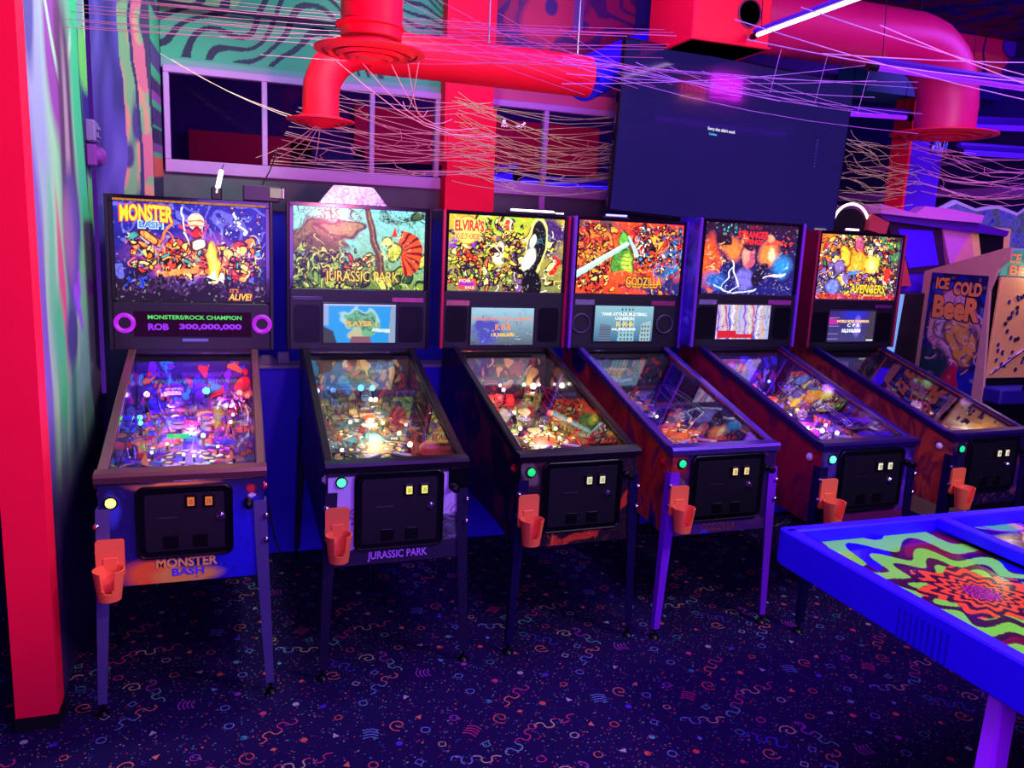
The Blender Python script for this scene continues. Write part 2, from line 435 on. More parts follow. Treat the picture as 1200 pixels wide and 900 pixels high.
struct(MB().box((2.6, 1.0, 3.73), (13.2, 10.2, .06)).build('ceiling', mat_ramp('ceiling_mural', [(.3, (12, 8, 70)), (.48, (30, 20, 150)), (.52, (120, 10, 60)), (.7, (20, 12, 90))], nscale=1.3, distort=2.5, rough=.8)))

# left pillar of the mural wall: red end face on a black plinth
pil = struct(MB().box((-.502, .015, 1.88), (.134, .11, 3.65)).build('wall_left_pillar', M_wine))
MB().box((-.502, .015, .0275), (.140, .112, .055)).build('plinth', M_black, pil)

# painted wall running back from the pillar
def mural_left():
    A = Art(170, 330, .5, (110, 170, 130), 5); A.warp(.05, 3.5, 4)
    y = lambda p: np.interp(p, [22, 30, 40, 50, 60, 70, 80, 90, 100, 105, 110], [0, .1, .2, .32, .44, .56, .69, .83, .97, 1.0, 1.0])*1.0
    zz = lambda v: np.interp(v, [-60, 0, 60, 100, 190, 250, 320, 400, 450, 600, 840], [2.8, 2.61, 2.42, 2.29, 2.01, 1.82, 1.61, 1.36, 1.21, .76, 0])/3.0
    st = A.noise(14, 8, A.U, A.V*.12); st2 = A.noise(26, 5, A.U, A.V*.15)
    A.m((st-.62)*2.2, (150, 130, 190)); A.m((.36-st)*3, (50, 110, 100)); A.m((st2-.55)*3, (180, 225, 150))
    E_ = lambda px, py, rx, ry, c, r=0, so=.4, a=1: A.ell(float(y(px)), float(zz(py)), rx, ry, c, r, so, a)
    E_(26, 200, .03, .5, (120, 90, 170)); E_(43, 120, .07, .24, (150, 205, 150), 0, .7); E_(36, 70, .05, .18, (150, 120, 200), 0, .8, .7)
    E_(32, 20, .03, .08, (80, 70, 140)); E_(55, 10, .06, .12, (140, 60, 150)); E_(62, 25, .03, .09, (110, 50, 110))
    for a, b in ((46, 63), (80, 63)): A.line(float(y(a)), float(zz(-20)), float(y(b)), float(zz(62)), .010, (170, 200, 170))
    E_(66, 130, .055, .19, (90, 45, 90), 0, .35); E_(66, 135, .018, .13, (190, 160, 170), 0, .8, .7)
    A.poly([(float(y(76)), float(zz(-100))), (float(y(90)), float(zz(-100))), (float(y(91)), float(zz(240))), (float(y(80)), float(zz(240)))], (60, 190, 130))
    A.line(float(y(88)), float(zz(-20)), float(y(91)), float(zz(220)), .006, (25, 20, 50))
    E_(98, 75, .055, .12, (45, 25, 120), 0, .15); E_(97, 8, .06, .05, (110, 200, 90)); E_(98, 210, .05, .05, (90, 170, 80), 0, .4)
    E_(66, 260, .07, .115, (80, 60, 120), 0, .3); E_(62, 250, .035, .06, (220, 130, 90), 0, 1.0, .8); E_(66, 262, .055, .09, (105, 80, 160), 0, .5, .7)
    E_(50, 330, .02, .12, (200, 80, 110), .1, .6); E_(40, 300, .02, .10, (90, 190, 130), 0, .6, .8)
    A.line(float(y(72)), float(zz(330)), float(y(96)), float(zz(365)), .022, (150, 60, 190), .008); A.line(float(y(66)), float(zz(345)), float(y(76)), float(zz(400)), .020, (150, 80, 200), .006)
    E_(60, 400, .05, .05, (60, 60, 110), 0, .6); E_(80, 330, .04, .06, (110, 190, 110), .3, .6, .8); E_(45, 420, .035, .10, (70, 190, 110), 0, .5)
    A.m((.36-A.V0)/.12, (40, 26, 74)); A.m((.30-A.V0)/.1*(A.noise(6, 2) > .5), (60, 26, 90), .8)  # shade on the lower wall painted in as dark purple
    return A
wl = struct(MB().box((-.495, .73, 1.88), (.07, 1.34, 3.65)).build('wall_left', mat('mural_backing', (40, 30, 70), .7)))
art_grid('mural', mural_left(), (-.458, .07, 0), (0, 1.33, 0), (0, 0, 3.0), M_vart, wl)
for (z0, z1, rgb, nm) in ((2.16, 2.26, (120, 90, 150), 'alarm_box'), (2.05, 2.15, (120, 40, 140), 'alarm_strobe')):
    b = MB().box((-.435, 1.31, (z0+z1)/2), (.045, .12, z1-z0), .008)
    if nm == 'alarm_strobe': b.lathe([(.045, 0), (.042, .02), (.02, .035), (0, .038)], 16, T((-.414, 1.31, 2.10)) @ RY(math.pi/2))
    else: b.box((-.408, 1.31, 2.225), (.012, .05, .02), .003).box((-.408, 1.31, 2.185), (.012, .08, .012), .003)
    o = b.build('fire_alarm_'+('box' if nm == 'alarm_box' else 'strobe'), mat(nm, rgb, .4))
    tag(o, 'small mauve alarm call box fixed on the painted left wall' if nm == 'alarm_box' else 'purple domed alarm strobe under the call box on the painted wall', 'alarm')

# projecting wall stub beside the windows
def mural_stub():
    A = Art(70, 260, .15, (70, 50, 150), 2); A.warp(.03, 5, 14)
    st = A.noise(60, 8, A.U, A.V*.10); A.m((st-.5)*2, (100, 80, 180)); A.m((.4-st)*3, (40, 26, 110))
    r = (A.U > .47)
    A.m(r.astype(float), (110, 150, 110)); A.m(((A.noise(70, 3, A.U, A.V*.2)-.5)*4)*r, (205, 120, 110)); A.m(((A.noise(40, 6, A.U, A.V*.3)-.62)*6)*r, (60, 40, 110))
    A.m(((A.U > .70)*(A.noise(30, 12, A.U, A.V*.3) > .4)).astype(float), (190, 90, 120)); A.m((abs(A.U-.72) < .03).astype(float), (30, 30, 90))
    A.m((abs(A.U-.64) < .02)*(A.V > .75).astype(float), (60, 200, 130)); A.m((A.U > .95).astype(float), (50, 30, 80))
    return A
st = struct(MB().box((-.3125, 1.72, 1.88), (.255, .60, 3.65)).build('wall_left_return', mat('stub_backing', (50, 80, 90), .7)))
art_grid('mural', mural_stub(), (-.44, 1.417, 1.5), (.255, 0, 0), (0, 0, 1.8), M_vart, st)
A = Art(30, 150, .3, (50, 150, 110), 6)
for (z, h, c) in ((.93, .03, (60, 30, 90)), (.70, .05, (70, 30, 110)), (.56, .04, (60, 20, 90)), (.52, .02, (140, 50, 150)), (.43, .04, (60, 30, 100)), (.33, .05, (30, 16, 70)), (.29, .02, (120, 50, 130)), (.18, .07, (200, 70, 50)), (.06, .1, (30, 20, 60))):
    A.m((abs(A.V0-z-.03*A.U0) < h).astype(float), c)
art_grid('mural', A, (-.183, 1.43, 1.85), (0, .55, 0), (0, 0, 1.1), M_vart, st)

# back wall: deep blue lower wall, window band, mural fascia
wb = struct(MB().box((2.1, 2.04, .95), (4.6, .08, 1.9)).build('wall_back', mat('deep_blue_paint', (24, 12, 190), .7, noise=.15, nscale=5)))
MB().box((2.1, 1.985, 2.0), (4.6, .03, .19)).build('grey_panel', mat('grey_panel', (74, 70, 84), .7, noise=.3, nscale=9), wb)
wu = struct(MB().box((2.1, 2.05, 3.17), (4.6, .10, 1.06)).build('wall_back_upper', mat('fascia_backing', (30, 60, 90), .8)))
A = Art(520, 170, 2.45/1.06, (52, 150, 120), 7)
fx = A.U*2.45  # metres along the wall
A.m((A.V > .28)*(A.noise(2.3, 6) > .45), (120, 170, 110), .7)
A.warp(.06, 2, 2); A.contour(1.5, 21, 24, .34, (16, 10, 62), mask=(A.V0 > .06)); A.flat()
A.m((A.V > .63)*.35, (150, 180, 120)); A.m((abs(A.U-.648) < .012)*.8, (120, 100, 140)); A.m((abs(A.U-.62) < .03)*(A.V > .5)*.9, (90, 100, 130)); A.m((A.V < .05)*.9, (110, 140, 150))
rightm = (A.U > .60)  # crimson mural with the red spotlight tint painted into its colour
A.m(rightm.astype(float), (150, 10, 74)); A.warp(.08, 3, 33); A.contour(1.6, 44, 14, .33, (70, 12, 92), mask=rightm*(A.V0 < 2)); A.flat()
A.ell(.80, .55, .13, .22, (190, 30, 78), -.7, .2, 1, (90, 10, 90)); A.ell(.795, .57, .035, .05, (60, 10, 110), 0, .2); A.line(.76, .2, .80, .40, .02, (190, 30, 78))
A.m((abs(A.U-.86) < .012)*(A.V > .45), (110, 70, 150)); A.m((A.V < .10)*rightm, (190, 70, 110))
art_grid('mural', A, (-.18, 1.992, 2.64), (2.85, 0, 0), (0, 0, 1.06), M_vart, wu)
MB().box((3.55, 1.99, 3.17), (1.76, .016, 1.06)).build('navy_panel', mat('navy_panel', (26, 8, 110), .7), wu)

wf = thing('window_1', 'long band of dark interior windows in mauve frames', 'window', (0, 0, 0)); del wf['label'], wf['category']; struct(wf)
def frame_box(x0, x1, z0, z1, nm='window_frame'): MB().box(((x0+x1)/2, 1.985, (z0+z1)/2), (x1-x0, .07, z1-z0), .004).build(nm, M_mauve, wf)
frame_box(-.17, 4.4, 2.085, 2.155, 'window_rail'); frame_box(-.17, 4.4, 2.615, 2.655, 'window_rail')
for x in (-.155, .36, .972, 1.37, 2.08, 2.80, 3.5, 4.38): frame_box(x-.015, x+.015, 2.155, 2.615, 'mullion')
frame_box(2.055, 2.095, 1.93, 2.085, 'mullion')
gm = mat_glass('window_glass', (225, 215, 245), .6)
for x0, x1 in ((-.14, .345), (.375, .957), (.987, 1.355), (1.385, 2.065), (2.095, 2.785), (2.815, 3.485), (3.515, 4.365)):
    MB().box(((x0+x1)/2, 1.99, 2.385), (x1-x0, .006, .46)).build('pane', gm, wf)
# dim room seen through the windows
rb = struct(MB().box((3.2, 5.3, 1.8), (8.0, .08, 3.7)).build('wall_far', mat('far_wall', (34, 12, 90), .8)))
MB().box((.35, 5.2, 2.3), (1.1, .1, .7)).build('red_panel', mat('far_red', (200, 10, 40), .7), rb)
MB().box((1.05, 5.2, 2.35), (.7, .1, .55)).build('teal_panel', mat('far_teal', (20, 70, 90), .7), rb)
MB().box((2.6, 5.2, 2.75), (2.6, .1, .5)).build('red_panel', mat('far_red'), rb)
def neon(name, a, b, col, s, label, r=.012, group=None):
    t = thing(name, label, 'neon light', ((a[0]+b[0])/2, (a[1]+b[1])/2, (a[2]+b[2])/2), 0, group); o = Vector(t.location)
    a, b = Vector(a)-o, Vector(b)-o; d = (b-a).normalized()
    MB().tube([a, b], r, 10).build('glowing_tube', glow('neon_%d_%d_%d_%d' % (col+(int(s*10),)), col, s), t, True)
    for p, q in ((a, -1), (b, 1)):
        MB().tube([p-d*.03*q, p+d*.02*q], r*1.6, 10).build('end_cap', M_blackmetal, t, True)
        MB().tube([p-d*.06*q, Vector((p.x, p.y, 3.70-o.z))], .0022, 5).build('hanger_wire', M_blackmetal, t)
    up = Vector((0, 0, r*2.4)); MB().tube([a+up, b+up], r*1.3, 6).build('backing_rail', mat('neon_rail', (60, 16, 160), .5), t)
    return t
neon('neon_tube', (1.9, 4.6, 2.26), (2.6, 4.0, 2.36), (40, 10, 255), 2.5, 'blue neon tube glowing behind the second window from the left', .03)
neon('neon_tube', (2.4, 4.4, 2.35), (4.2, 4.4, 2.33), (50, 20, 255), 1.5, 'long dim blue neon tube behind the windows right of the red column', .02)

# red column in front of the window band
MB_col = MB().box((1.535, 1.90, 2.98), (.30, .12, 1.46)).box((1.555, 1.895, 2.36), (.30, .13, .42)).box((1.55, 1.89, 1.98), (.31, .14, .36))
struct(MB_col.build('trim_1', M_wine))
# low deep blue partition behind the machines
pt = struct(MB().box((2.15, 1.49, .53), (4.6, .10, 1.06)).build('wall_partition', mat('partition_blue', (34, 12, 235), .6, noise=.1, nscale=4)))
MB().box((2.15, 1.48, 1.07), (4.6, .15, .02), .004).build('ledge', mat('ledge_grey', (150, 150, 160), .5), pt)

# right side of the room
wr = struct(MB().box((6.75, 1.6, 1.85), (.1, 7.5, 3.7)).build('wall_right', mat('right_wall', (30, 10, 90), .8)))
MB().box((6.66, 2.6, 2.42), (.06, 5.4, .07)).build('rail', M_mauve, wr)
MB().box((6.67, 2.6, 2.7), (.04, 5.4, .03)).build('rail', M_mauve, wr)
MB().box((6.66, 2.6, 3.25), (.06, 5.4, .6)).build('fascia', mat('right_fascia', (30, 8, 140), .7), wr)
struct(MB().box((4.835, 1.69, 1.45), (.29, .16, 2.9)).build('trim_2', mat('column_blue', (70, 10, 190), .6)))
rc = struct(MB().box((4.68, 1.69, 1.45), (.02, .17, 2.9)).build('trim_3', M_wine))
# teal beam with a small blue and black mural end above the column
bm = struct(MB().box((4.55, 1.75, 3.0), (.62, .3, .20)).build('trim_4', mat('beam_teal', (20, 120, 130), .6)))
A = Art(60, 90, .6, (20, 110, 190), 9); A.warp(.1, 5, 2); A.contour(3, 12, 5, .45, (10, 10, 60)); A.contour(4, 15, 5, .25, (200, 220, 240))
art_grid('mural', A, (4.86, 1.595, 2.55), (.14, 0, 0), (0, 0, .55), M_vart, bm)
# cartoon mural board high on the right
A = Art(160, 150, 1.1, (26, 10, 150), 3)
A.warp(.03, 4, 2)
A.ell(.42, .92, .22, .28, (200, 20, 120), .2, .1, 1, (60, 10, 90)); A.ell(.95, .85, .2, .3, (200, 20, 120), 0, .1, 1, (60, 10, 90))
A.poly([(.05, .62), (.50, .66), (.50, .30), (.44, .10), (.32, .12), (.2, .3)], (235, 20, 110)); A.poly([(.52, .66), (1.0, .70), (1.0, .05), (.80, .08), (.60, .2), (.52, .35)], (235, 20, 110))
A.poly([(.2, .38), (.50, .42), (.46, .12), (.33, .12)], (250, 90, 100)); A.poly([(.52, .42), (.70, .42), (.86, .10), (.62, .14), (.52, .3)], (250, 90, 100))
A.line(.51, .62, .51, .25, .008, (70, 10, 90)); A.ell(.80, .55, .10, .12, (90, 20, 230), 0, .2, 1, (50, 10, 90)); A.ell(.86, .56, .03, .05, (20, 10, 90), 0, .2)
A.ell(.84, .26, .13, .10, (110, 20, 200), 0, .1, 1, (60, 10, 120)); A.ell(.80, .24, .08, .05, (40, 150, 190), .3, .1, 1, (20, 20, 90))
for k in range(7): A.line(.02+.05*k, .80, .10+.05*k, .98, .02, (40, 90, 190))
mb = struct(MB().box((6.35, 2.66, 3.66), (1.2, .04, .86)).build('wall_mural_board', mat('board_back', (26, 10, 120), .7)))
art_grid('mural', A, (5.80, 2.635, 3.20), (1.10, 0, 0), (0, 0, .86), M_vart, mb)

# ------------------------------------------------------------------ pinball machines
YB = 1.063
M_legdark = mat('leg_dark', (36, 28, 66), .4, .4)
M_orange = mat('cup_orange', (255, 118, 66), .45, noise=.06, nscale=30)
M_rubber = mat('rubber_black', (14, 14, 16), .8)
M_glass = mat_glass('playfield_glass', (245, 245, 250), 1.9)
M_plasticclear = mat_glass('clear_ramp_plastic', (200, 205, 235), 1.6, .08)
M_white = mat('white_plastic', (225, 225, 225), .35)
M_cream = mat('card_cream', (215, 205, 180), .6)
M_ball = mat('steel_ball', (230, 230, 235), .06, 1.0)
M_art_pf = mat_vcol('playfield_print', .5, spec=.3)
M_lamp_w = glow('bulb_warm', (255, 225, 150), 6)

def side_profile(dz, zf):
    return [(0, zf+dz), (0, .885+dz), (.03, .905+dz), (YB, 1.205+dz), (1.30, 1.205+dz), (1.30, .60+dz), (1.15, .585+dz)]

def leg(parent, x, y, sgn, z1, m, foot_y=None, bolts=True):
    """pressed L-section leg, slightly splayed, ending in a leveller foot"""
    fy = y if foot_y is None else foot_y; dx = .022*sgn
    b = MB(); n = 7; front = -1 if y < .5 else 1
    for k in range(n-1):
        t0, t1 = k/(n-1), (k+1)/(n-1)
        def sec(t):
            z = z1-(z1-.05)*t; w = .052*(1-t)+.030*t if t > .25 else .046*(1-t/.25)+.0465*(t/.25); cx = x+dx*t; cy = y+(fy-y)*t
            th = .006
            return [(cx, cy, z), (cx-sgn*w, cy, z), (cx-sgn*w, cy-front*th, z), (cx-sgn*th, cy-front*th, z), (cx-sgn*th, cy-front*w, z), (cx, cy-front*w, z)]
        a, c = sec(t0), sec(t1)
        b.add(a+c, [(i, (i+1) % 6, 6+(i+1) % 6, 6+i) for i in range(6)]+([(0, 1, 2, 3, 4, 5)] if k == 0 else [])+([(11, 10, 9, 8, 7, 6)] if k == n-2 else []))
    l = b.build('leg', m, parent)
    fx = x+dx-sgn*.012; f = MB(); f.lathe([(.006, .015), (.006, .06)], 8, T((fx, fy-front*.012, 0))).lathe([(.021, 0), (.024, .006), (.016, .016), (.008, .02)], 14, T((fx, fy-front*.012, 0)))
    f.build('foot', M_blackmetal, l, True)
    if bolts:
        for z in (z1-.06, z1-.155):
            q = MB(); q.lathe([(.012, 0), (.012, .006), (.008, .011), (0, .012)], 10, T((x-sgn*.004, y+front*.002, z)) @ RZ(math.radians(45*sgn if front < 0 else -45*sgn)) @ RX(math.radians(90 if front < 0 else -90)))
            q.build('bolt', M_chrome, l, True)
    return l

def cup_holder(parent, x, y, z0, z1):
    z0 += .036
    b = MB(); w = .094; zc = z0+.112
    b.prism(rrect(w, z1-zc+.05, .010, 4, x, (z1+zc-.05)/2), y-.012, y, 'y')
    h = b.build('cup_holder', M_orange, parent, label='orange-red plastic cup holder')
    c = MB(); R0, R1 = .038, .052; n = 40; rows = 10; H = .112; cy = y-R1-.004; vs = []; fs = []; ok = {}
    for side, off in ((0, 0), (1, -.0045)):
        for i in range(rows+1):
            t = i/rows; r = R0+(R1-R0)*t+off
            for k in range(n):
                a = 2*math.pi*k/n-math.pi/2; vs.append((x+r*math.cos(a), cy+r*math.sin(a)*.95, z0+H*t))
    N = (rows+1)*n
    def open_(i, k):      # U slot in the front of the cup
        ang = ((k+.5)/n*360); ang = ang if ang < 180 else ang-360
        t = (i+.5)/rows; return abs(ang) < (27 if t > .38 else (20 if t > .28 else 0)) and t > .28
    for i in range(rows):
        for k in range(n):
            k2 = (k+1) % n
            if open_(i, k): continue
            a, b_, c_, d = i*n+k, i*n+k2, (i+1)*n+k2, (i+1)*n+k
            fs.append((a, b_, c_, d)); fs.append((N+a, N+d, N+c_, N+b_))
            if i == rows-1 or open_(i+1, k): fs.append((d, c_, N+c_, N+d))
            if open_(i, k2): fs.append((b_, N+b_, N+c_, c_))
            if open_(i, (k-1) % n): fs.append((a, d, N+d, N+a))
            if i > 0 and open_(i-1, k): fs.append((a, N+a, N+b_, b_))
    fs.append(tuple(range(n-1, -1, -1))); fs.append(tuple(N+k for k in range(n)))
    c.add(vs, fs); c.box((x, y-.01, zc), (.05, .012, .05), .003)
    c.build('cup', M_orange, h)

def coin_door(parent, x0, x1, z0, z1, slots, lock, tint, y=-.001, digits=True):
    w, h = x1-x0, z1-z0; cx, cz = (x0+x1)/2, (z0+z1)/2
    b = MB(); b.prism(rrect(w, h, .030, 6, cx, cz), y-.010, y+.002, 'y'); d = b.build('coin_door', M_blackgloss, parent)
    f = MB(); f.tube([(p[0], y-.010, p[1]) for p in rrect(w-.012, h-.012, .026, 6, cx, cz)], .0045, 6, closed=True); f.build('door_frame', M_blackmetal, d, True)
    MB().prism(rrect(w-.06, h-.06, .01, 3, cx, cz), y-.014, y-.010, 'y').build('door_plate', M_black, d)
    for sx, sz in slots:
        s = MB(); s.box((sx, y-.019, sz), (.040, .012, .050), .004); s.build('coin_slot', M_blackmetal, d)
        g = MB(); g.box((sx, y-.026, sz), (.024, .004, .032), .001); g.build('slot_window', glow('slot_'+tint[0], tint[1], tint[2]), d)
        if digits: text('25', sx-.007, sx+.007, sz-.008, sz+.008, y-.0285, M_black, d, 'slot_lettering')
    q = MB(); q.lathe([(.016, 0), (.016, .006), (.010, .012), (0, .013)], 16, T((lock[0], y-.014, lock[1])) @ RX(math.pi/2)).box((lock[0], y-.028, lock[1]), (.003, .004, .012))
    q.build('lock', M_chrome, d, True)
    for k in (-1, 1): MB().box((cx+.05*k, y-.016, z0+.065), (.052, .006, .05), .006).build('coin_return', M_blackmetal, d)
    v = MB().box((cx-.06, y-.015, cz+.02), (.07, .003, .003)); v.build('hinge_slot', M_steel, d)

# playfield plane: u across, v from front to back, h above the board
PF_T = math.atan2(.115, 1.0)
def PFM(dz): return T((0, .055, .815+dz)) @ RX(PF_T)

def playfield(root, P, seed, dz):
    rnd = random.Random(seed); M = PFM(dz)
    pal = P['pal']; A = Art(120, 230, .5, P['bg'], seed); A.warp(.06, 5, seed)
    A.grad(P['bg'], P['bg2']); A.scatter(46, (0, 1, .15, 1), pal, .02, .07, (12, 8, 18), 1, 1.8); A.curls(34, (0, 1, .1, 1), pal, .006, .18)
    A.flat(); A.ell(.5, .36, .09, .09, pal[0], 0, .05, 1, (240, 240, 230)); A.ell(.5, .36, .06, .06, pal[1], 0, .05); A.line(.0, .0, 1, .0, .12, (18, 14, 22))
    for k in range(9): A.ell(.5+.16*math.cos(k*.7), .36+.08*math.sin(k*.7)*1.0, .013, .013, (250, 230, 120), 0, .1, 1, (10, 10, 10))
    g = art_grid('playfield', A, (-.255, 0, 0), (.51, 0, 0), (0, 1.0, 0), M_art_pf, root); g.data.transform(M)
    # apron with two cards
    b = MB(); b.prism([(-.255, 0), (.255, 0), (.255, .10), (.10, .065), (.05, .13), (-.05, .13), (-.10, .065), (-.255, .10)], .0, .035, 'z', M); ap = b.build('apron', P['apron'], root)
    for s in (-1, 1): MB().box((s*.155, .045, .038), (.11, .055, .003), 0, M @ RZ(.12*s)).build('instruction_card', M_cream if not P.get('darkcards') else M_black, ap)
    # flippers
    for s in (-1, 1):
        a = math.radians(-28)*s; fm = M @ T((s*.088, .185, .018)) @ RZ(a if s > 0 else a)
        pts = [(.0, .013), (-s*.07, .006), (-s*.076, 0), (-s*.07, -.006), (0, -.013), (s*.011, -.007), (s*.014, 0), (s*.011, .007)]
        if s < 0: pts = pts[::-1]
        f = MB().prism(pts, 0, .02, 'z', fm).build('flipper', M_white, root)
        MB().tube([fm @ Vector((p[0], p[1], .010)) for p in pts], .0035, 6, closed=True).build('flipper_rubber', P['rubber'], f, True)
    # slingshots
    for s in (-1, 1):
        tri = [(s*.135, .22), (s*.175, .26), (s*.165, .38)]
        sl = MB().prism(tri if s > 0 else tri[::-1], .026, .030, 'z', M).build('slingshot', mat('sling_%d' % seed, pal[2 % len(pal)], .3, coat=.5), root)
        pb = MB(); 
        for t in tri: pb.lathe([(.006, 0), (.006, .028), (.009, .034), (0, .036)], 8, M @ T((t[0], t[1], 0)))
        pb.build('post', M_plasticclear if False else M_steel, sl, True)
        MB().tube([M @ Vector((p[0], p[1], .014)) for p in tri], .004, 6, closed=True).build('rubber_band', P['rubber'], sl, True)
    # bumpers
    for k, (bu, bv) in enumerate(P.get('bumpers', [(-.06, .72), (.05, .76), (-.005, .64)])):
        bm = M @ T((bu, bv, 0)); q = MB().lathe([(.036, .012), (.040, .016), (.030, .022), (.024, .024), (.022, .045)], 20, bm).build('bumper', M_white, root, True)
        c = pal[(k+1) % len(pal)]; MB().lathe([(.030, .045), (.034, .050), (.031, .058), (.012, .062), (0, .063)], 20, bm).build('bumper_cap', mat('cap_%s' % (c,), c, .25, emit=c, estr=P.get('capglow', .8)), q, True)
        MB().lathe([(.031, .028), (.033, .031), (.031, .034)], 18, bm, cap=False).build('bumper_ring', M_chrome, q, True)
    # ramps: clear U channel and a chrome wire rail
    for s, pts in ((-1, [(-.10, .50, .03), (-.13, .62, .06), (-.17, .76, .09), (-.19, .88, .10), (-.13, .94, .10), (-.03, .93, .10)]), (1, [(.10, .48, .03), (.13, .60, .055), (.12, .74, .085), (.16, .86, .095), (.20, .80, .09), (.215, .62, .075)])):
        vs = []; fs = []; L = len(pts); pr = [(-.024, .022), (-.024, 0), (.024, 0), (.024, .022)]
        fine = []
        for i in range(L-1):
            for j in range(4):
                t = j/4; fine.append(Vector(pts[i])*(1-t)+Vector(pts[i+1])*t)
        fine.append(Vector(pts[-1])); fine = [sum(fine[max(0, i-2):i+3], Vector())/len(fine[max(0, i-2):i+3]) for i in range(len(fine))]
        for i, p in enumerate(fine):
            t = (fine[min(i+1, len(fine)-1)]-fine[max(i-1, 0)]).normalized(); nn = Vector((t.y, -t.x, 0)).normalized()
            for a, h in pr: vs.append(p+nn*a+Vector((0, 0, h)))
        for i in range(len(fine)-1):
            for k in range(3): fs.append((i*4+k, i*4+k+1, (i+1)*4+k+1, (i+1)*4+k))
        rp = MB().add(vs, fs, M).build('ramp', P.get('rampmat', M_plasticclear), root)
        e = MB()
        for k in (0, 3): e.tube([M @ Vector(vs[i*4+k]) for i in range(len(fine))], .0022, 5)
        e.build('ramp_edge', P['trim'], rp, True)
    for s in (-1, 1):
        path = [Vector((s*.205, .84, .095)), Vector((s*.222, .7, .085)), Vector((s*.225, .5, .065)), Vector((s*.222, .38, .05)), Vector((s*.205, .30, .035))]
        fine = [];
        for i in range(len(path)-1):
            for j in range(4): fine.append(path[i]*(1-j/4)+path[i+1]*(j/4))
        fine.append(path[-1]); b = MB()
        for dx, dzz in ((-.011, 0), (.011, 0), (-.013, .014), (.013, .014)): b.tube([M @ (p+Vector((dx, 0, dzz))) for p in fine], .0019, 5)
        for p in fine[::3]: b.tube([M @ (p+Vector((.014*math.cos(a), 0, .014*math.sin(a)+.008))) for a in [math.pi*(1+k/6) for k in range(7)]], .0017, 5)
        b.build('wire_rail', M_chrome, root, True)
    # drop targets
    for side, n, u0, v0, du, dv in ((0, 4, -.20, .44, .012, .024), (1, 4, .175, .43, -.008, .026), (2, 3, -.04, .55, .027, .0)):
        for k in range(n): MB().box((u0+du*k, v0+dv*k, .018), (.006 if dv else .022, .022 if dv else .005, .032), .002, M).build('drop_target', mat('target_%d_%d' % (seed, side), pal[(side*2) % len(pal)], .4), root)
    # lamp inserts (flat, lit)
    ins = P['inserts']
    for k in range(P.get('nins', 20)):
        u = -.16+.32*rnd.random(); v = .20+.42*rnd.random(); c = ins[k % len(ins)]; r = .007+.004*rnd.random(); im = M @ T((u, v, .0012)) @ RZ(rnd.random()*3)
        b = MB()
        if k % 3 == 0: b.prism([(-r, -r*1.3), (r, -r*1.3), (0, r*1.8)], 0, .0012, 'z', im)
        else: b.lathe([(r, 0), (r, .0012)], 12, im)
        b.build('lamp_insert', glow('ins_%s_%.1f' % (c, P['insglow']), c, P['insglow']), root)
    # plastics raised on posts
    for k in range(P.get('nplast', 10)):
        u = rnd.choice([-1, 1])*(.06+.13*rnd.random()); v = .40+.48*rnd.random(); h = .035+.035*rnd.random(); a = rnd.random()*6.28; n = rnd.choice([4, 5, 6, 7])
        poly = [((.022+.026*rnd.random())*math.cos(a+2*math.pi*j/n), (.022+.026*rnd.random())*math.sin(a+2*math.pi*j/n)) for j in range(n)]
        c = pal[k % len(pal)]; pm = M @ T((u, v, h)); o = MB().prism(poly, 0, .003, 'z', pm).build('plastic', mat('plastic_%s' % (c,), c, .25, coat=.5, noise=.5, nscale=40), root)
        q = MB()
        for j in (0, n//2): q.lathe([(.003, -h), (.003, .004), (.005, .006), (0, .009)], 7, pm @ T((poly[j][0]*.7, poly[j][1]*.7, 0)))
        q.build('post', M_chrome, o, True)
    # posts with rubbers
    for k in range(12):
        u = -.2+.4*rnd.random(); v = .4+.5*rnd.random(); pm = M @ T((u, v, 0)); MB().lathe([(.005, 0), (.005, .012), (.009, .014), (.009, .020), (.005, .022), (.006, .030), (0, .033)], 9, pm).build('post', P['postmat'], root, True)
    # small bulbs
    for (u, v, h, c, s, r) in P['bulbs']:
        pm = M @ T((u, v, h)); o = MB().lathe([(r*.7, 0), (r, r*.6), (r*.8, r*1.4), (0, r*1.9)], 10, pm).build('bulb', glow('bulb_%s_%d' % (c, s), c, s), root, True)
        MB().lathe([(r*.9, -h), (r*.5, -h*.2), (r*.75, 0)], 8, pm).build('bulb_stem', M_blackmetal, o, True)
    MB().lathe([(0, -.0135)]+[(.0135*math.cos(a), .0135*math.sin(a)) for a in [math.pi*(k/8-.5) for k in range(1, 8)]]+[(0, .0135)], 16, M @ T((.03, .16, .0135))).build('ball', M_ball, root, True)
    # toys
    for b in P['toys'](M): pass
    # lit back panel
    A = Art(120, 50, 3.2, P['bg'], seed+50); A.warp(.2, 3, 4); A.scatter(40, (0, 1, 0, 1), pal, .05, .2, (10, 6, 16), 1, 2)
    art_grid('back_panel', A, (-.255, YB-.012, .93+dz), (.51, 0, 0), (0, 0, .23), M_art_pf, root)

def toy_box(root, M, u, v, h, d, m, name='toy_block'):
    return MB().box((u, v, h+d[2]/2), d, .004, M).build(name, m, root)

def speaker(root, x, z, r, ringm, ring=True, y=YB-.006):
    mm = T((x, y, z)) @ RX(math.pi/2)
    s = MB().lathe([(r, 0), (r, .004), (r*.8, .006), (r*.72, -.006), (r*.3, -.016), (r*.28, -.008), (0, -.002)], 24, mm).build('speaker', M_black, root, True)
    pts = [(x+r*.86*math.cos(a), y-.007, z+r*.86*math.sin(a)) for a in [2*math.pi*k/24 for k in range(24)]]
    MB().tube(pts, r*.26 if ring else r*.05, 6, closed=True).build('speaker_ring', ringm, s, True)
    return s

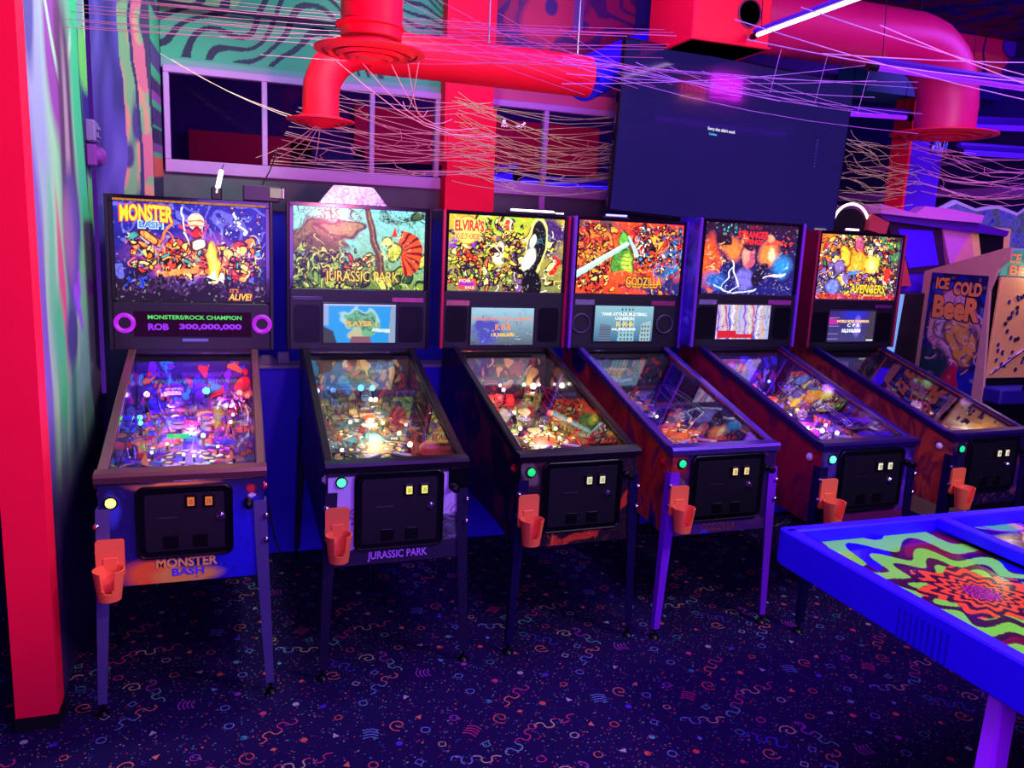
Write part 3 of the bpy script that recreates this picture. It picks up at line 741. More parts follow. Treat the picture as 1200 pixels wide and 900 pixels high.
def lcd(root, x0, x1, z0, z1, art, dz=0):
    MB().box(((x0+x1)/2, YB-.006, (z0+z1)/2+dz), (x1-x0+.016, .012, z1-z0+.016), .002).build('display_bezel', M_black, root)
    return art_grid('display', art, (x0, YB-.0125, z0+dz), (x1-x0, 0, 0), (0, 0, z1-z0), mat_vcol('lcd_print', .3, emis=1.0, base=0), root)

def machine(mi, loc, rz, label, P):
    dz = P.get('dz', 0); zt = P.get('zt', 1.944)+dz; zb = 1.214+dz; wb = P.get('wb', .360); tt = P.get('tt', 1.924)+dz; tb = P.get('tb', 1.524)+dz; wt = P.get('wt', .329)
    zf = P.get('zf', .51); R = thing('pinball_machine', label, 'pinball machine', (loc[0], loc[1], 0), rz, 'pinball machines in the row')
    # cabinet: hollow, two art sides, bottom, back, front
    for s in (-1, 1):
        b = MB().prism(side_profile(dz, zf), s*.262, s*.28, 'x'); b.build('cabinet_side', P['sidemat'], R)
        # steel side rail over the glass edge
        a0, a1 = Vector((s*.272, .0, .902+dz)), Vector((s*.272, YB, 1.212+dz)); d = a1-a0; mm = T((a0+a1)/2) @ RX(math.atan2(d.z, d.y))
        MB().box((0, 0, 0), (.034, d.length, .014), .004, mm).box((s*.016, 0, -.016), (.004, d.length, .03), .001, mm).build('side_rail', P['railmat'], R)
        MB().prism([(.02, .80+dz), (.02, .89+dz), (YB, 1.19+dz), (YB, .90+dz)], s*.2605, s*.2575, 'x').build('inner_blade', P.get('blade', mat('blade_black', (10, 8, 14), .12, coat=.5)), R)
        # round flipper button on the flank
        MB().lathe([(.018, 0), (.018, .006), (.011, .007), (.010, .014), (0, .015)], 14, T((s*.28, .08, .83+dz)) @ RY(s*math.pi/2)).build('flipper_button', P['btnmat'], R, True)
    MB().box((0, .65, zf+.03+dz), (.53, 1.28, .02)).box((0, 1.29, .9+dz), (.53, .02, .6)).build('cabinet_base', M_black, R)
    A = P['frontart'](Art(110, 80, 1.4, (20, 10, 60), 20+mi))
    MB().box((0, .008, (zf+.888)/2+dz), (.53, .014, .888-zf)).build('front_panel', M_black, R)
    art_grid('front_print', A, (-.279, -.0005, zf+dz), (.558, 0, 0), (0, 0, .385), mat_vcol('cabinet_print', .45), R)
    # lockbar
    lz = P.get('zl', .917)+dz; wl = .291
    b = MB().prism([(-.012, lz-.035), (-.016, lz-.012), (-.006, lz), (.045, lz+.004), (.060, lz-.004), (.055, lz-.035)], -wl, wl, 'x'); b.build('lockbar', P['railmat'], R)
    # glass
    b = MB(); g0, g1 = Vector((0, .05, .903+dz)), Vector((0, YB+.01, 1.198+dz)); d = g1-g0
    b.box((0, 0, 0), (.522, d.length, .004), 0, T((g0+g1)/2) @ RX(math.atan2(d.z, d.y))); b.build('playfield_glass', M_glass, R)
    playfield(R, P, 31+mi*7, dz)
    # front furniture
    coin_door(R, *P['door'], P['slots'], P['lock'], P['slot_tint'])
    bx, bz = P['btn']; sb = MB().lathe([(.024, 0), (.024, .006), (.018, .009)], 18, T((bx, -.001, bz)) @ RX(math.pi/2), cap=False).build('start_button', M_blackmetal, R, True)
    MB().lathe([(.018, .0), (.017, .012), (.010, .016), (0, .017)], 18, T((bx, -.001, bz)) @ RX(math.pi/2)).build('button_lens', glow('start_%d' % mi, P['btncol'][0], P['btncol'][1]), sb, True)
    q = MB().lathe([(.016, 0), (.016, .02), (.008, .024), (.008, .045), (.017, .05), (.014, .06), (0, .064)], 14, T((.225, -.001, .80+dz)) @ RX(math.pi/2)); q.build('plunger', M_blackmetal, R, True)
    for sx in (-1, 1):
        leg(R, sx*.289, -.009, sx, .80+dz, P['legmat']); leg(R, sx*.289, 1.309, sx, .80+dz, M_legdark, bolts=False)
    cup_holder(R, *P['cup'])
    # neck and backbox
    MB().box((0, 1.19, 1.205+dz), (.54, .22, .03)).build('neck', M_black, R)
    bd = P.get('bd', .22)
    for s in (-1, 1):
        MB().box((s*(wb-.009), YB+bd/2, (zt+zb)/2), (.018, bd, zt-zb), .003).build('backbox_side', P.get('bbmat', P['sidemat']), R)
        MB().box((s*(wb-.004), YB-.006, (zt+zb)/2), (.016, .016, zt-zb), .003).build('backbox_trim', P['trim'], R)
    MB().box((0, YB+bd/2, zt-.009), (2*wb-.036, bd, .018)).box((0, YB+bd-.01, (zt+zb)/2), (2*wb-.036, .018, zt-zb)).box((0, YB+bd/2, zb+.009), (2*wb-.036, bd, .018)).build('backbox', M_black, R)
    # frame round the backglass, and the speaker panel
    b = MB(); fw = wb-.012
    b.box((0, YB+.006, (zt+tt)/2), (2*fw, .02, max(.01, zt-tt)), .002)
    for s in (-1, 1): b.box((s*(fw+wt)/2, YB+.006, (tt+tb)/2), (fw-wt, .02, tt-tb), .002)
    b.build('backglass_frame', M_blackgloss, R)
    MB().box((0, YB+.006, (tb+zb)/2), (2*fw, .018, tb-zb-.004), .004).build('speaker_panel', P.get('panelmat', M_black), R)
    G = art_grid('backglass', P['glass'](), (-wt, YB+.004, tb), (2*wt, 0, 0), (0, 0, tt-tb), P.get('glassmat', mat_vcol('backglass_print', .18, emis=2.15, base=0, coat=0, spec=.12)), R)
    P['extra'](R, G, dz)
    return R

def gtext(G, body, u0, u1, v0, v1, P, fill, outline=None, ow=.03, bold=.01, shear=0, wt=.329, tt=None, tb=None, estr=1.3, arch=0):
    """flat printed lettering on a backglass in fractions of its width and height"""
    x0, x1 = -wt+2*wt*u0, -wt+2*wt*u1; z0, z1 = tb+(tt-tb)*v0, tb+(tt-tb)*v1
    if outline: text(body, x0-.006, x1+.006, z0-.005, z1+.005, YB+.0035, glow('ink_%s' % (outline,), outline, estr), G, 'lettering_outline', bold+ow, .0006, shear=shear, arch=arch)
    text(body, x0, x1, z0, z1, YB+.0028, glow('ink_%s' % (fill,), fill, estr), G, 'lettering', bold, .0006, shear=shear, arch=arch)

# ---- backglass pictures: plain stand-in designs in the same colours
def glass1():
    A = Art(270, 176, 1.56, (26, 20, 110), 1); A.grad((20, 8, 50), (30, 30, 140)); A.warp(.08, 4, 3)
    A.contour(2.5, 4, 6, .25, (110, 110, 220), .5); A.ell(.5, .45, .62, .22, (130, 60, 150), 0, .5, .9); A.ell(.52, .42, .5, .15, (220, 90, 40), 0, .6, .9)
    A.scatter(26, (.12, .95, .30, .62), [(240, 110, 30), (225, 60, 30), (250, 150, 60), (50, 140, 130), (210, 50, 40), (255, 190, 90)], .03, .07, (60, 10, 30), 1, 2)
    A.curls(60, (.08, .95, .25, .65), [(255, 200, 90), (250, 120, 40), (120, 20, 30), (60, 160, 200), (255, 240, 190)], .006, .16)
    A.bits(60, (.10, .95, .26, .60), [(240, 110, 30), (250, 170, 60), (225, 50, 30), (255, 215, 120), (200, 40, 50), (60, 140, 150)])
    A.flat(); A.ell(.53, .83, .085, .085, (255, 190, 150), 0, .05); A.warp(.04, 8, 8)
    for v in (.80, .84): A.line(.47, v, .60, v+.01, .006, (230, 90, 70))
    A.ell(.53, .72, .035, .06, (200, 30, 20), 0, .1, 1, (70, 10, 20)); A.line(.44, .80, .52, .68, .012, (210, 50, 60)); A.line(.62, .80, .55, .68, .012, (210, 50, 60)); A.ell(.54, .58, .06, .04, (255, 225, 190), 0, .2, 1, (80, 20, 20))
    A.ell(.64, .40, .06, .20, (255, 190, 20), 0, .35); A.ell(.64, .42, .03, .14, (255, 240, 90), 0, .5)
    for x in (.58, .69): A.line(.63, .3, x, .14, .02, (255, 250, 220))
    A.ell(.71, .25, .03, .06, (255, 250, 230), .2, .4); A.line(.30, .62, .38, .78, .012, (220, 110, 30)); A.line(.30, .28, .52, .34, .03, (240, 130, 60), .04)
    A.line(.44, .95, .47, .74, .004, (255, 235, 220))
    p = [(.78, .95), (.80, .90), (.79, .87), (.83, .84), (.82, .80), (.86, .76), (.85, .73)]
    for a, b in zip(p, p[1:]): A.line(a[0], a[1], b[0], b[1], .012, (250, 250, 255))
    A.scatter(12, (.70, .98, .70, .98), [(230, 230, 255), (120, 200, 160), (240, 130, 60)], .006, .012, (30, 20, 110))
    A.flat(); A.warp(.05, 14, 5)
    A.m((.17+.05*A.noise(9, 6)+.07*(A.noise(16, 3) > .55)-A.V)/.01, (22, 10, 34)); A.scatter(16, (.05, .98, .10, .20), [(22, 10, 34), (28, 14, 44)], .03, .05, (60, 30, 80)); A.scatter(4, (.05, .2, .15, .25), [(40, 60, 190)], .02, .03)
    A.detail(.8, 30, 71)
    return A
def glass2():
    A = Art(270, 176, 1.6, (160, 205, 170), 2); A.grad((120, 150, 60), (120, 200, 200)); A.warp(.10, 4, 3)
    A.ell(.3, .1, .8, .25, (90, 120, 40), 0, .6); A.ell(.18, .60, .34, .20, (120, 90, 50), .2, .25, 1, (40, 26, 14)); A.ell(.36, .74, .22, .07, (150, 120, 70), .1, .2, 1, (40, 26, 14)); A.ell(.16, .48, .26, .12, (90, 66, 40), 0, .4)
    A.contour(4, 5, 6, .2, (50, 34, 20), .7, mask=(A.U0 < .40)*(A.V0 > .42)*(A.V0 < .85)); A.ell(.42, .60, .10, .05, (110, 190, 180), 0, .4)
    A.scatter(30, (0, 1, 0, .42), [(60, 90, 30), (150, 170, 50), (40, 70, 40), (190, 190, 80), (110, 140, 50)], .03, .08, (16, 26, 14), 1, 2)
    A.curls(90, (0, 1, 0, .5), [(200, 210, 90), (30, 50, 20), (90, 130, 40), (230, 220, 130)], .006, .16); A.curls(30, (0, .5, .82, 1), [(20, 30, 20), (50, 70, 30)], .008, .18); A.curls(34, (.7, 1, .82, 1), [(20, 30, 20), (40, 60, 30)], .008, .18)
    A.scatter(16, (.38, .62, .26, .42), [(225, 70, 30), (250, 180, 70), (200, 50, 30), (255, 220, 120)], .02, .04, (60, 20, 10))
    A.bits(40, (0, .55, .0, .5), [(70, 90, 30), (170, 180, 70), (30, 50, 24), (220, 210, 110), (150, 110, 60)])
    A.flat(); A.warp(.03, 5, 9); A.line(.55, 1.0, .66, .2, .035, (88, 56, 30), .055); A.line(.56, .95, .66, .25, .008, (150, 110, 60)); A.line(.60, .75, .67, .25, .006, (40, 22, 12))
    A.fan(.80, .46, .30, 16, (235, 80, 20), (120, 16, 14), -1.35, 1.5); A.ell(.76, .48, .07, .10, (190, 190, 60), -.5, .2, 1, (50, 50, 10)); A.ell(.72, .60, .06, .05, (210, 205, 110), -.4, .2, 1, (50, 50, 10)); A.poly([(.74, .66), (.765, .82), (.785, .66)], (210, 50, 30)); A.curls(20, (.66, .80, .36, .66), [(90, 100, 20), (240, 235, 150)], .006, .12)
    A.ell(.93, .94, .06, .04, (60, 90, 40), .3, .2, 1, (10, 30, 10))
    A.detail(.8, 30, 72)
    return A
def glass3():
    A = Art(270, 176, 1.6, (150, 140, 40), 3); A.warp(.10, 5, 3); A.grad((110, 110, 60), (190, 160, 40))
    A.ell(.15, .62, .3, .09, (120, 50, 170), .1, .4); A.ell(.88, .75, .25, .3, (60, 30, 90), 0, .6); A.ell(.5, .92, .3, .12, (150, 190, 40), 0, .5)
    A.scatter(60, (.05, .95, .05, .95), [(245, 215, 60), (170, 190, 60), (110, 70, 120), (250, 240, 140), (90, 90, 70), (200, 120, 50), (130, 170, 60)], .025, .06, (30, 20, 20), 1, 2)
    A.curls(120, (0, 1, 0, 1), [(20, 14, 24), (255, 245, 150), (90, 130, 50), (250, 210, 60), (255, 255, 230)], .006, .15)
    A.scatter(7, (.08, .22, .3, .42), [(225, 50, 30), (240, 90, 40)], .03, .05, (60, 10, 10), 1, 2.2); A.ell(.53, .82, .06, .07, (235, 60, 20), 0, .2, 1, (255, 240, 190)); A.ell(.93, .34, .03, .16, (225, 30, 20), -.1, .2)
    A.ell(.43, .52, .09, .11, (255, 250, 190), 0, .5); A.ell(.43, .52, .05, .06, (255, 255, 240), 0, .4)
    A.bits(90, (0, .62, .05, .95), [(250, 235, 90), (160, 190, 50), (90, 60, 110), (240, 200, 60), (40, 30, 30), (220, 90, 50)])
    A.flat(); A.warp(.03, 5, 5); A.ell(.76, .62, .12, .36, (14, 16, 22), -.12, .08, 1, (250, 240, 120)); A.ell(.70, .44, .085, .16, (255, 250, 225), -.5, .3); A.ell(.73, .68, .04, .09, (255, 240, 220), 0, .25)
    A.ell(.72, .12, .14, .20, (12, 10, 16), .2, .1); A.ell(.60, .30, .10, .035, (14, 10, 18), -.5, .1); A.curls(14, (.68, .86, .6, .95), [(70, 120, 130), (30, 60, 80)], .005, .2)
    A.flat(); A.ell(.155, .80, .15, .17, (250, 225, 90), 0, .05, 1, (250, 120, 30)); A.poly([(.09, .02), (.24, .02), (.24, .16), (.09, .17)], (235, 60, 60)); A.poly([(.10, .07), (.23, .07), (.23, .11), (.10, .115)], (110, 40, 160))
    A.detail(.8, 30, 73)
    return A
def glass4():
    A = Art(270, 176, 1.6, (215, 60, 20), 4); A.warp(.12, 4, 3); A.ell(.15, .6, .3, .3, (240, 110, 30), 0, .7); A.ell(.1, .92, .5, .08, (90, 60, 70), 0, .5)
    A.ell(.62, .75, .28, .22, (180, 30, 30), 0, .5); A.ell(.95, .45, .25, .3, (30, 90, 150), -.6, .4); A.ell(.9, .9, .2, .15, (200, 50, 60), 0, .5); A.ell(.8, .08, .5, .12, (30, 30, 90), 0, .5)
    A.scatter(46, (0, 1, 0, .95), [(240, 120, 30), (220, 50, 30), (130, 20, 30), (250, 170, 60), (190, 40, 30)], .02, .06, (60, 10, 16), .85, 2)
    A.curls(90, (0, 1, 0, 1), [(90, 10, 20), (255, 190, 70), (250, 90, 40), (190, 30, 40)], .006, .15); A.curls(20, (.72, 1, .25, .6), [(90, 170, 220), (20, 50, 120)], .007, .15); A.curls(20, (.5, .8, .45, .75), [(90, 80, 190), (250, 240, 240)], .006, .1)
    A.ell(.74, .72, .07, .09, (250, 160, 40), 0, .3, 1, (150, 40, 20)); A.ell(.28, .78, .05, .12, (250, 120, 50), .3, .2, 1, (120, 20, 20)); A.scatter(8, (.62, .72, .6, .95), [(60, 40, 60), (240, 220, 200)], .02, .04)
    # green rounded hill with ribs
    A.bits(60, (0, .30, .0, .95), [(250, 150, 40), (200, 40, 30), (120, 20, 30), (255, 200, 90)])
    A.bits(50, (.55, 1, .35, .95), [(250, 150, 40), (200, 40, 30), (90, 50, 110), (255, 220, 190), (60, 120, 180)])
    A.flat(); A.warp(.03, 7, 9); A.ell(.43, .42, .16, .24, (70, 130, 40), 0, .12, 1, (30, 60, 20)); A.ell(.43, .74, .075, .12, (90, 160, 50), 0, .2, 1, (30, 60, 20)); A.ell(.47, .40, .08, .16, (170, 200, 60), 0, .5)
    for k in range(7): A.line(.38, .28+.055*k, .50, .29+.055*k, .005, (50, 90, 20))
    A.ell(.43, .24, .2, .08, (235, 70, 30), 0, .5)
    A.flat(); A.line(.0, .26, .46, .70, .045, (150, 225, 210), .030); A.line(.01, .29, .45, .71, .015, (215, 250, 240)); A.line(.47, .80, .56, .55, .014, (150, 220, 220), .03)
    A.detail(.8, 30, 74)
    return A
def glass5():
    A = Art(270, 176, 1.4, (24, 12, 50), 5); A.warp(.06, 4, 3); A.grad((26, 26, 110), (40, 14, 40))
    A.ell(.06, .45, .14, .35, (235, 80, 30), 0, .5); A.ell(.30, .62, .14, .16, (255, 120, 50), 0, .7); A.ell(.70, .58, .15, .16, (255, 130, 60), 0, .7); A.ell(.86, .42, .14, .14, (40, 130, 210), 0, .8); A.ell(.12, .18, .16, .10, (40, 90, 180), 0, .7)
    A.ell(.22, .74, .11, .10, (36, 14, 34), -.3, .2); A.ell(.42, .72, .04, .14, (255, 150, 80), 0, .8); A.ell(.47, .56, .10, .18, (190, 80, 110), 0, .2, 1, (30, 10, 40)); A.ell(.44, .58, .05, .15, (245, 150, 130), 0, .7); A.ell(.47, .70, .10, .06, (50, 20, 46), 0, .3); A.ell(.46, .22, .14, .16, (110, 100, 200), 0, .4); A.ell(.62, .28, .10, .2, (26, 14, 46), -.3, .2)
    A.ell(.74, .72, .15, .035, (235, 70, 50), .1, .2); A.ell(.72, .78, .06, .05, (250, 150, 110), 0, .4); A.ell(.74, .56, .05, .08, (255, 220, 170), 0, .7)
    A.line(.28, .45, .40, .12, .010, (240, 240, 255)); A.line(.40, .12, .30, .04, .008, (230, 240, 255)); A.line(.30, .36, .20, .10, .008, (200, 220, 255)); A.line(.10, .13, .34, .04, .006, (220, 235, 255)); A.line(.68, .20, .92, .32, .012, (240, 220, 240)); A.line(.36, .02, .58, .05, .012, (190, 200, 240))
    A.curls(26, (.05, .95, .0, .4), [(90, 120, 220), (200, 220, 255), (20, 16, 60)], .005, .12); A.curls(14, (.03, .2, .25, .7), [(255, 190, 120), (60, 10, 20)], .008, .12); A.scatter(6, (.08, .38, .88, .98), [(60, 150, 160), (90, 200, 200)], .012, .022, (10, 30, 40)); A.scatter(5, (.83, .93, .6, .85), [(235, 50, 60)], .015, .02)
    A.ell(.07, .05, .035, .02, (230, 90, 70), 0, .2)
    A.detail(.8, 30, 75)
    return A
def glass6():
    A = Art(270, 176, 1.3, (60, 30, 40), 6); A.warp(.10, 4, 3); A.ell(.2, .2, .4, .3, (110, 90, 160), 0, .6); A.ell(.1, .8, .2, .3, (200, 110, 30), 0, .5); A.ell(.85, .8, .25, .25, (60, 120, 60), 0, .5)
    A.scatter(60, (0, 1, 0, 1), [(225, 90, 30), (250, 190, 60), (120, 80, 150), (70, 130, 70), (200, 40, 40), (230, 210, 170), (60, 70, 130)], .025, .06, (26, 10, 24), 1, 2)
    A.curls(130, (0, 1, 0, 1), [(30, 10, 20), (255, 235, 130), (250, 150, 40), (190, 150, 200), (255, 255, 230)], .007, .14)
    A.bits(90, (0, 1, 0, 1), [(250, 190, 70), (225, 90, 40), (110, 80, 150), (60, 120, 80), (255, 240, 190), (150, 30, 40)])
    A.flat(); A.warp(.05, 6, 8); A.ell(.42, .62, .22, .16, (250, 150, 30), 0, .25, 1, (90, 20, 10)); A.ell(.30, .66, .07, .14, (255, 180, 40), .2, .3, 1, (120, 30, 10)); A.ell(.48, .88, .09, .10, (170, 70, 110), 0, .3, 1, (60, 10, 20)); A.ell(.50, .78, .05, .05, (240, 60, 80), 0, .4)
    A.ell(.66, .55, .11, .12, (255, 220, 60), 0, .6); A.ell(.66, .55, .06, .07, (255, 245, 150), 0, .6); A.ell(.44, .44, .10, .04, (60, 120, 190), 0, .3); A.ell(.20, .22, .12, .12, (100, 110, 190), 0, .4, 1, (30, 20, 60)); A.ell(.25, .5, .08, .09, (120, 90, 160), 0, .3, 1, (40, 20, 60)); A.ell(.88, .38, .06, .12, (220, 40, 30), 0, .3)
    A.curls(40, (.15, .75, .4, .98), [(255, 235, 120), (120, 20, 20), (255, 180, 60)], .006, .12); A.m((.10-A.V0)/.03, (190, 30, 30), .6); A.ell(.9, .95, .1, .04, (30, 16, 30), 0, .3)
    A.detail(.8, 30, 76)
    return A

def fr1(A):
    A.grad((10, 8, 120), (14, 8, 70)); A.warp(.08, 3, 2); A.ell(.85, .3, .25, .5, (16, 10, 200), 0, .7); A.ell(.28, .05, .22, .16, (235, 110, 40), 0, .5); A.ell(.45, .98, .3, .04, (230, 150, 70), 0, .8); A.ell(.5, .06, .3, .10, (230, 170, 70), 0, .5); A.ell(.08, .75, .07, .14, (50, 60, 190), 0, .7)
    A.curls(30, (0, 1, 0, 1), [(8, 6, 60), (30, 30, 190), (50, 60, 220)], .005, .14); A.flat(); A.ell(.92, .90, .035, .035, (200, 30, 40), 0, .1, 1, (90, 10, 40)); A.ell(.925, .82, .035, .03, (215, 190, 230), 0, .1); A.ell(.945, .79, .03, .03, (16, 10, 180), 0, .1); return A
def fr2(A):
    A.m(A.V > -1, (205, 175, 240)); A.flat(); A.m((A.V > .965).astype(float), (30, 20, 60)); A.m((A.V < .05).astype(float), (40, 34, 60)); A.warp(.1, 4, 2)
    A.ell(.93, .22, .13, .26, (80, 80, 100), .3, .2, 1, (30, 24, 50)); A.contour(5, 3, 7, .45, (60, 56, 76), mask=((A.U0 > .84)*(A.V0 < .50))); A.ell(.12, .52, .08, .10, (50, 40, 80), 0, .3); A.curls(20, (0, .2, .4, .6), [(30, 26, 60), (70, 60, 110)], .008, .1); A.curls(26, (.80, 1, 0, .6), [(24, 20, 44), (150, 130, 180)], .007, .12)
    A.flat(); A.m((A.V < .17+.05*A.noise(5, 3)).astype(float), (34, 24, 60)); return A
def fr3(A):
    A.m(A.V > -1, (26, 8, 24)); A.warp(.1, 4, 2); A.contour(4, 3, 6, .2, (60, 26, 30)); A.ell(.1, .85, .10, .13, (110, 90, 90), 0, .2, 1, (40, 20, 40)); A.line(.30, .05, .70, .12, .05, (200, 60, 30), .07); A.line(.70, .1, .95, .6, .05, (190, 50, 30), .03); A.curls(26, (.2, 1, 0, .3), [(90, 20, 20), (235, 110, 50), (60, 20, 40)], .007, .14); A.curls(30, (0, 1, .9, 1), [(110, 30, 30), (60, 20, 26)], .007, .12); return A
def fr4(A):
    A.m(A.V > -1, (40, 8, 70)); A.warp(.1, 4, 2); A.ell(.05, .9, .16, .2, (150, 30, 30), 0, .6); A.ell(.1, .5, .08, .2, (80, 70, 110), 0, .5); A.ell(.85, .1, .1, .1, (120, 60, 90), .6, .2, 1, (60, 20, 60)); A.m((A.V < .16)*.8, (70, 30, 110)); A.ell(.35, .03, .05, .05, (40, 40, 220), 0, .7); A.curls(30, (0, 1, .9, 1), [(150, 40, 60), (70, 20, 60)], .007, .12); A.curls(20, (0, .15, 0, 1), [(190, 90, 60), (60, 20, 60)], .006, .14); return A
def fr5(A):
    A.m(A.V > -1, (34, 10, 80)); A.warp(.1, 4, 2); A.ell(.9, .5, .10, .5, (80, 30, 160), 0, .6); A.m((A.V < .15)*.8, (110, 20, 90)); A.ell(.1, .75, .1, .16, (70, 40, 130), 0, .6); A.curls(20, (.7, 1, 0, 1), [(120, 60, 200), (40, 10, 80)], .007, .14); return A
def fr6(A):
    A.m(A.V > -1, (22, 8, 60)); A.warp(.1, 4, 2); A.curls(14, (0, .25, .8, 1), [(150, 60, 60), (90, 30, 90)], .008, .12); A.curls(26, (.25, 1, 0, .2), [(150, 80, 60), (90, 40, 90)], .007, .12); A.ell(.9, .4, .09, .2, (60, 20, 110), 0, .5, 1, (140, 60, 90)); return A

def screen2():
    A = Art(110, 60, 1.8, (20, 160, 235), 2); A.warp(.1, 5, 3); A.ell(.50, .62, .42, .22, (110, 190, 140), 0, .2, 1, (190, 235, 240)); A.ell(.62, .42, .26, .3, (120, 190, 130), .6, .2); A.ell(.45, .2, .2, .2, (200, 200, 150), .6, .3); A.scatter(12, (.32, .7, .3, .8), [(90, 160, 110), (150, 210, 150), (60, 130, 110)], .03, .06, (80, 150, 110))
    A.flat(); A.m((A.U < .07)*(A.V > .45), (150, 180, 220)); A.poly([(0, 0), (.18, 0), (.13, .3), (0, .42)], (50, 60, 50)); A.poly([(.90, 0), (1, 0), (1, 1), (.93, .9)], (150, 170, 190)); A.poly([(.36, 0), (.66, 0), (.64, .16), (.38, .16)], (140, 90, 90)); A.poly([(.66, .3), (.92, .26), (.92, .36), (.68, .38)], (220, 240, 255)); A.m((A.V > .95)*1., (190, 200, 240)); return A
def screen3():
    A = Art(110, 66, 1.7, (110, 140, 170), 2); A.grad((90, 100, 110), (170, 215, 235)); A.warp(.12, 5, 3); A.ell(.25, .35, .4, .35, (80, 80, 190), 0, .6); A.curls(50, (0, 1, 0, 1), [(190, 225, 240), (60, 70, 120), (120, 150, 160)], .006, .2); A.scatter(8, (.3, .8, .2, .65), [(255, 240, 240)], .012, .018, (150, 120, 140)); return A
def screen4():
    A = Art(110, 66, 1.7, (120, 190, 215), 2); A.grad((60, 110, 150), (150, 205, 220)); A.poly([(.40, .0), (.68, 0), (.68, 1), (.44, 1)], (150, 200, 210)); A.poly([(.78, 0), (.97, 0), (.97, .6), (.8, .5)], (170, 200, 205)); A.poly([(.08, 0), (.28, 0), (.28, .45), (.1, .5)], (110, 130, 150))
    for x0, x1, n in ((.43, .67, 4), (.80, .95, 3)):
        for i in range(n):
            for j in range(8 if x0 < .5 else 4): A.ell(x0+(x1-x0)*(i+.5)/n, .06+.12*j, .022, .035, (40, 70, 90), 0, .2)
    for j in range(6): A.line(.09, .05+.07*j, .27, .05+.07*j, .012, (60, 80, 110))
    return A
def screen5():
    A = Art(110, 72, 1.5, (210, 190, 235), 2); A.warp(.06, 6, 3)
    for k in range(14): A.line((k+.2)/14, 1, (k+.5)/14+.05*math.sin(k), 0, .022, [(150, 100, 230), (240, 230, 190), (220, 60, 90), (70, 90, 220), (250, 250, 255), (230, 190, 90), (130, 190, 230)][k % 7])
    A.curls(50, (0, 1, 0, 1), [(60, 60, 190), (250, 230, 250), (220, 60, 110), (250, 220, 110), (70, 150, 220)], .012, .2); A.flat(); A.poly([(.03, .04), (.70, .04), (.70, .15), (.38, .15), (.38, .24), (.03, .24)], (225, 30, 40)); return A
def screen6():
    A = Art(110, 72, 1.4, (60, 50, 110), 2); A.grad((70, 66, 130), (60, 40, 130)); A.ell(.55, .9, .35, .2, (40, 50, 210), 0, .9); A.ell(.62, .5, .1, .28, (170, 130, 250), 0, .9); A.poly([(.82, 0), (1, 0), (1, 1), (.86, 1)], (70, 60, 80)); A.poly([(0, .56), (.2, .56), (.15, .74), (0, .76)], (200, 50, 170))
    for v in (.77, .50, .25, .09): A.line(.0, v, .22, v, .008, (190, 150, 220))
    A.poly([(.85, .02), (1, .02), (1, .07), (.85, .07)], (255, 255, 255)); return A

def badge(R, x0, x1, z0, z1, rgb, nm='badge'):
    MB().box(((x0+x1)/2, YB-.0055, (z0+z1)/2), (x1-x0, .004, z1-z0), .001).build('sticker', mat('sticker_%s' % (rgb,), rgb, .5, noise=.5, nscale=60), R)

# ---- machine 1
def ex1(R, G, dz):
    k = dict(P=None, wt=.329, tt=1.895+dz, tb=1.441+dz)
    gtext(G, 'MONSTER', .04, .38, .80, .965, fill=(250, 225, 20), outline=(230, 60, 30), ow=.06, bold=.04, arch=.006, **k)
    gtext(G, 'BASH', .16, .31, .745, .81, fill=(60, 130, 240), outline=(200, 230, 255), ow=.05, bold=.03, **k)
    gtext(G, "IT'S", .75, .81, .11, .15, fill=(250, 140, 20), outline=(60, 10, 10), ow=.04, bold=.02, **k); gtext(G, 'ALIVE!', .74, .90, .03, .10, fill=(250, 210, 60), outline=(140, 40, 10), ow=.04, bold=.02, shear=.2, **k)
    gd = glow('dot_green', (90, 235, 90), 1.0); gp = glow('dot_purple', (150, 40, 235), 1.1)
    MB().box((0, YB-.004, 1.337+dz), (.52, .003, .12)).build('display', mat('dmd_glass', (14, 6, 20), .1, emit=(60, 10, 40), estr=.35), R)
    text('MONSTERS/ROCK CHAMPION', -.20, .215, 1.360+dz, 1.380+dz, YB-.0065, gd, R, 'display_lettering', .02)
    text('ROB', -.20, -.11, 1.308+dz, 1.340+dz, YB-.0065, gp, R, 'display_lettering', .05); text('300,000,000', -.065, .215, 1.308+dz, 1.340+dz, YB-.0065, gp, R, 'display_lettering', .05)
    MB().box((.005, YB-.004, 1.262+dz), (.115, .003, .014)).build('name_plate', glow('plate_blue', (110, 100, 230), .7), R)
    rg = glow('speaker_ring_glow', (190, 20, 235), .95)
    for x in (-.298, .309): speaker(R, x, 1.342+dz, .043, rg)
    text('MONSTER', -.098, .112, .560, .598, -.0018, mat('ink_gold', (235, 185, 90), .5), R, 'front_lettering', .03); text('BASH', -.045, .065, .527, .556, -.0018, mat('ink_blue', (60, 60, 240), .5), R, 'front_lettering', .02)
    MB().box((0, YB-.002, 1.903+dz), (.66, .004, .010)).build('light_strip', glow('warm_strip', (230, 150, 70), .9), R)
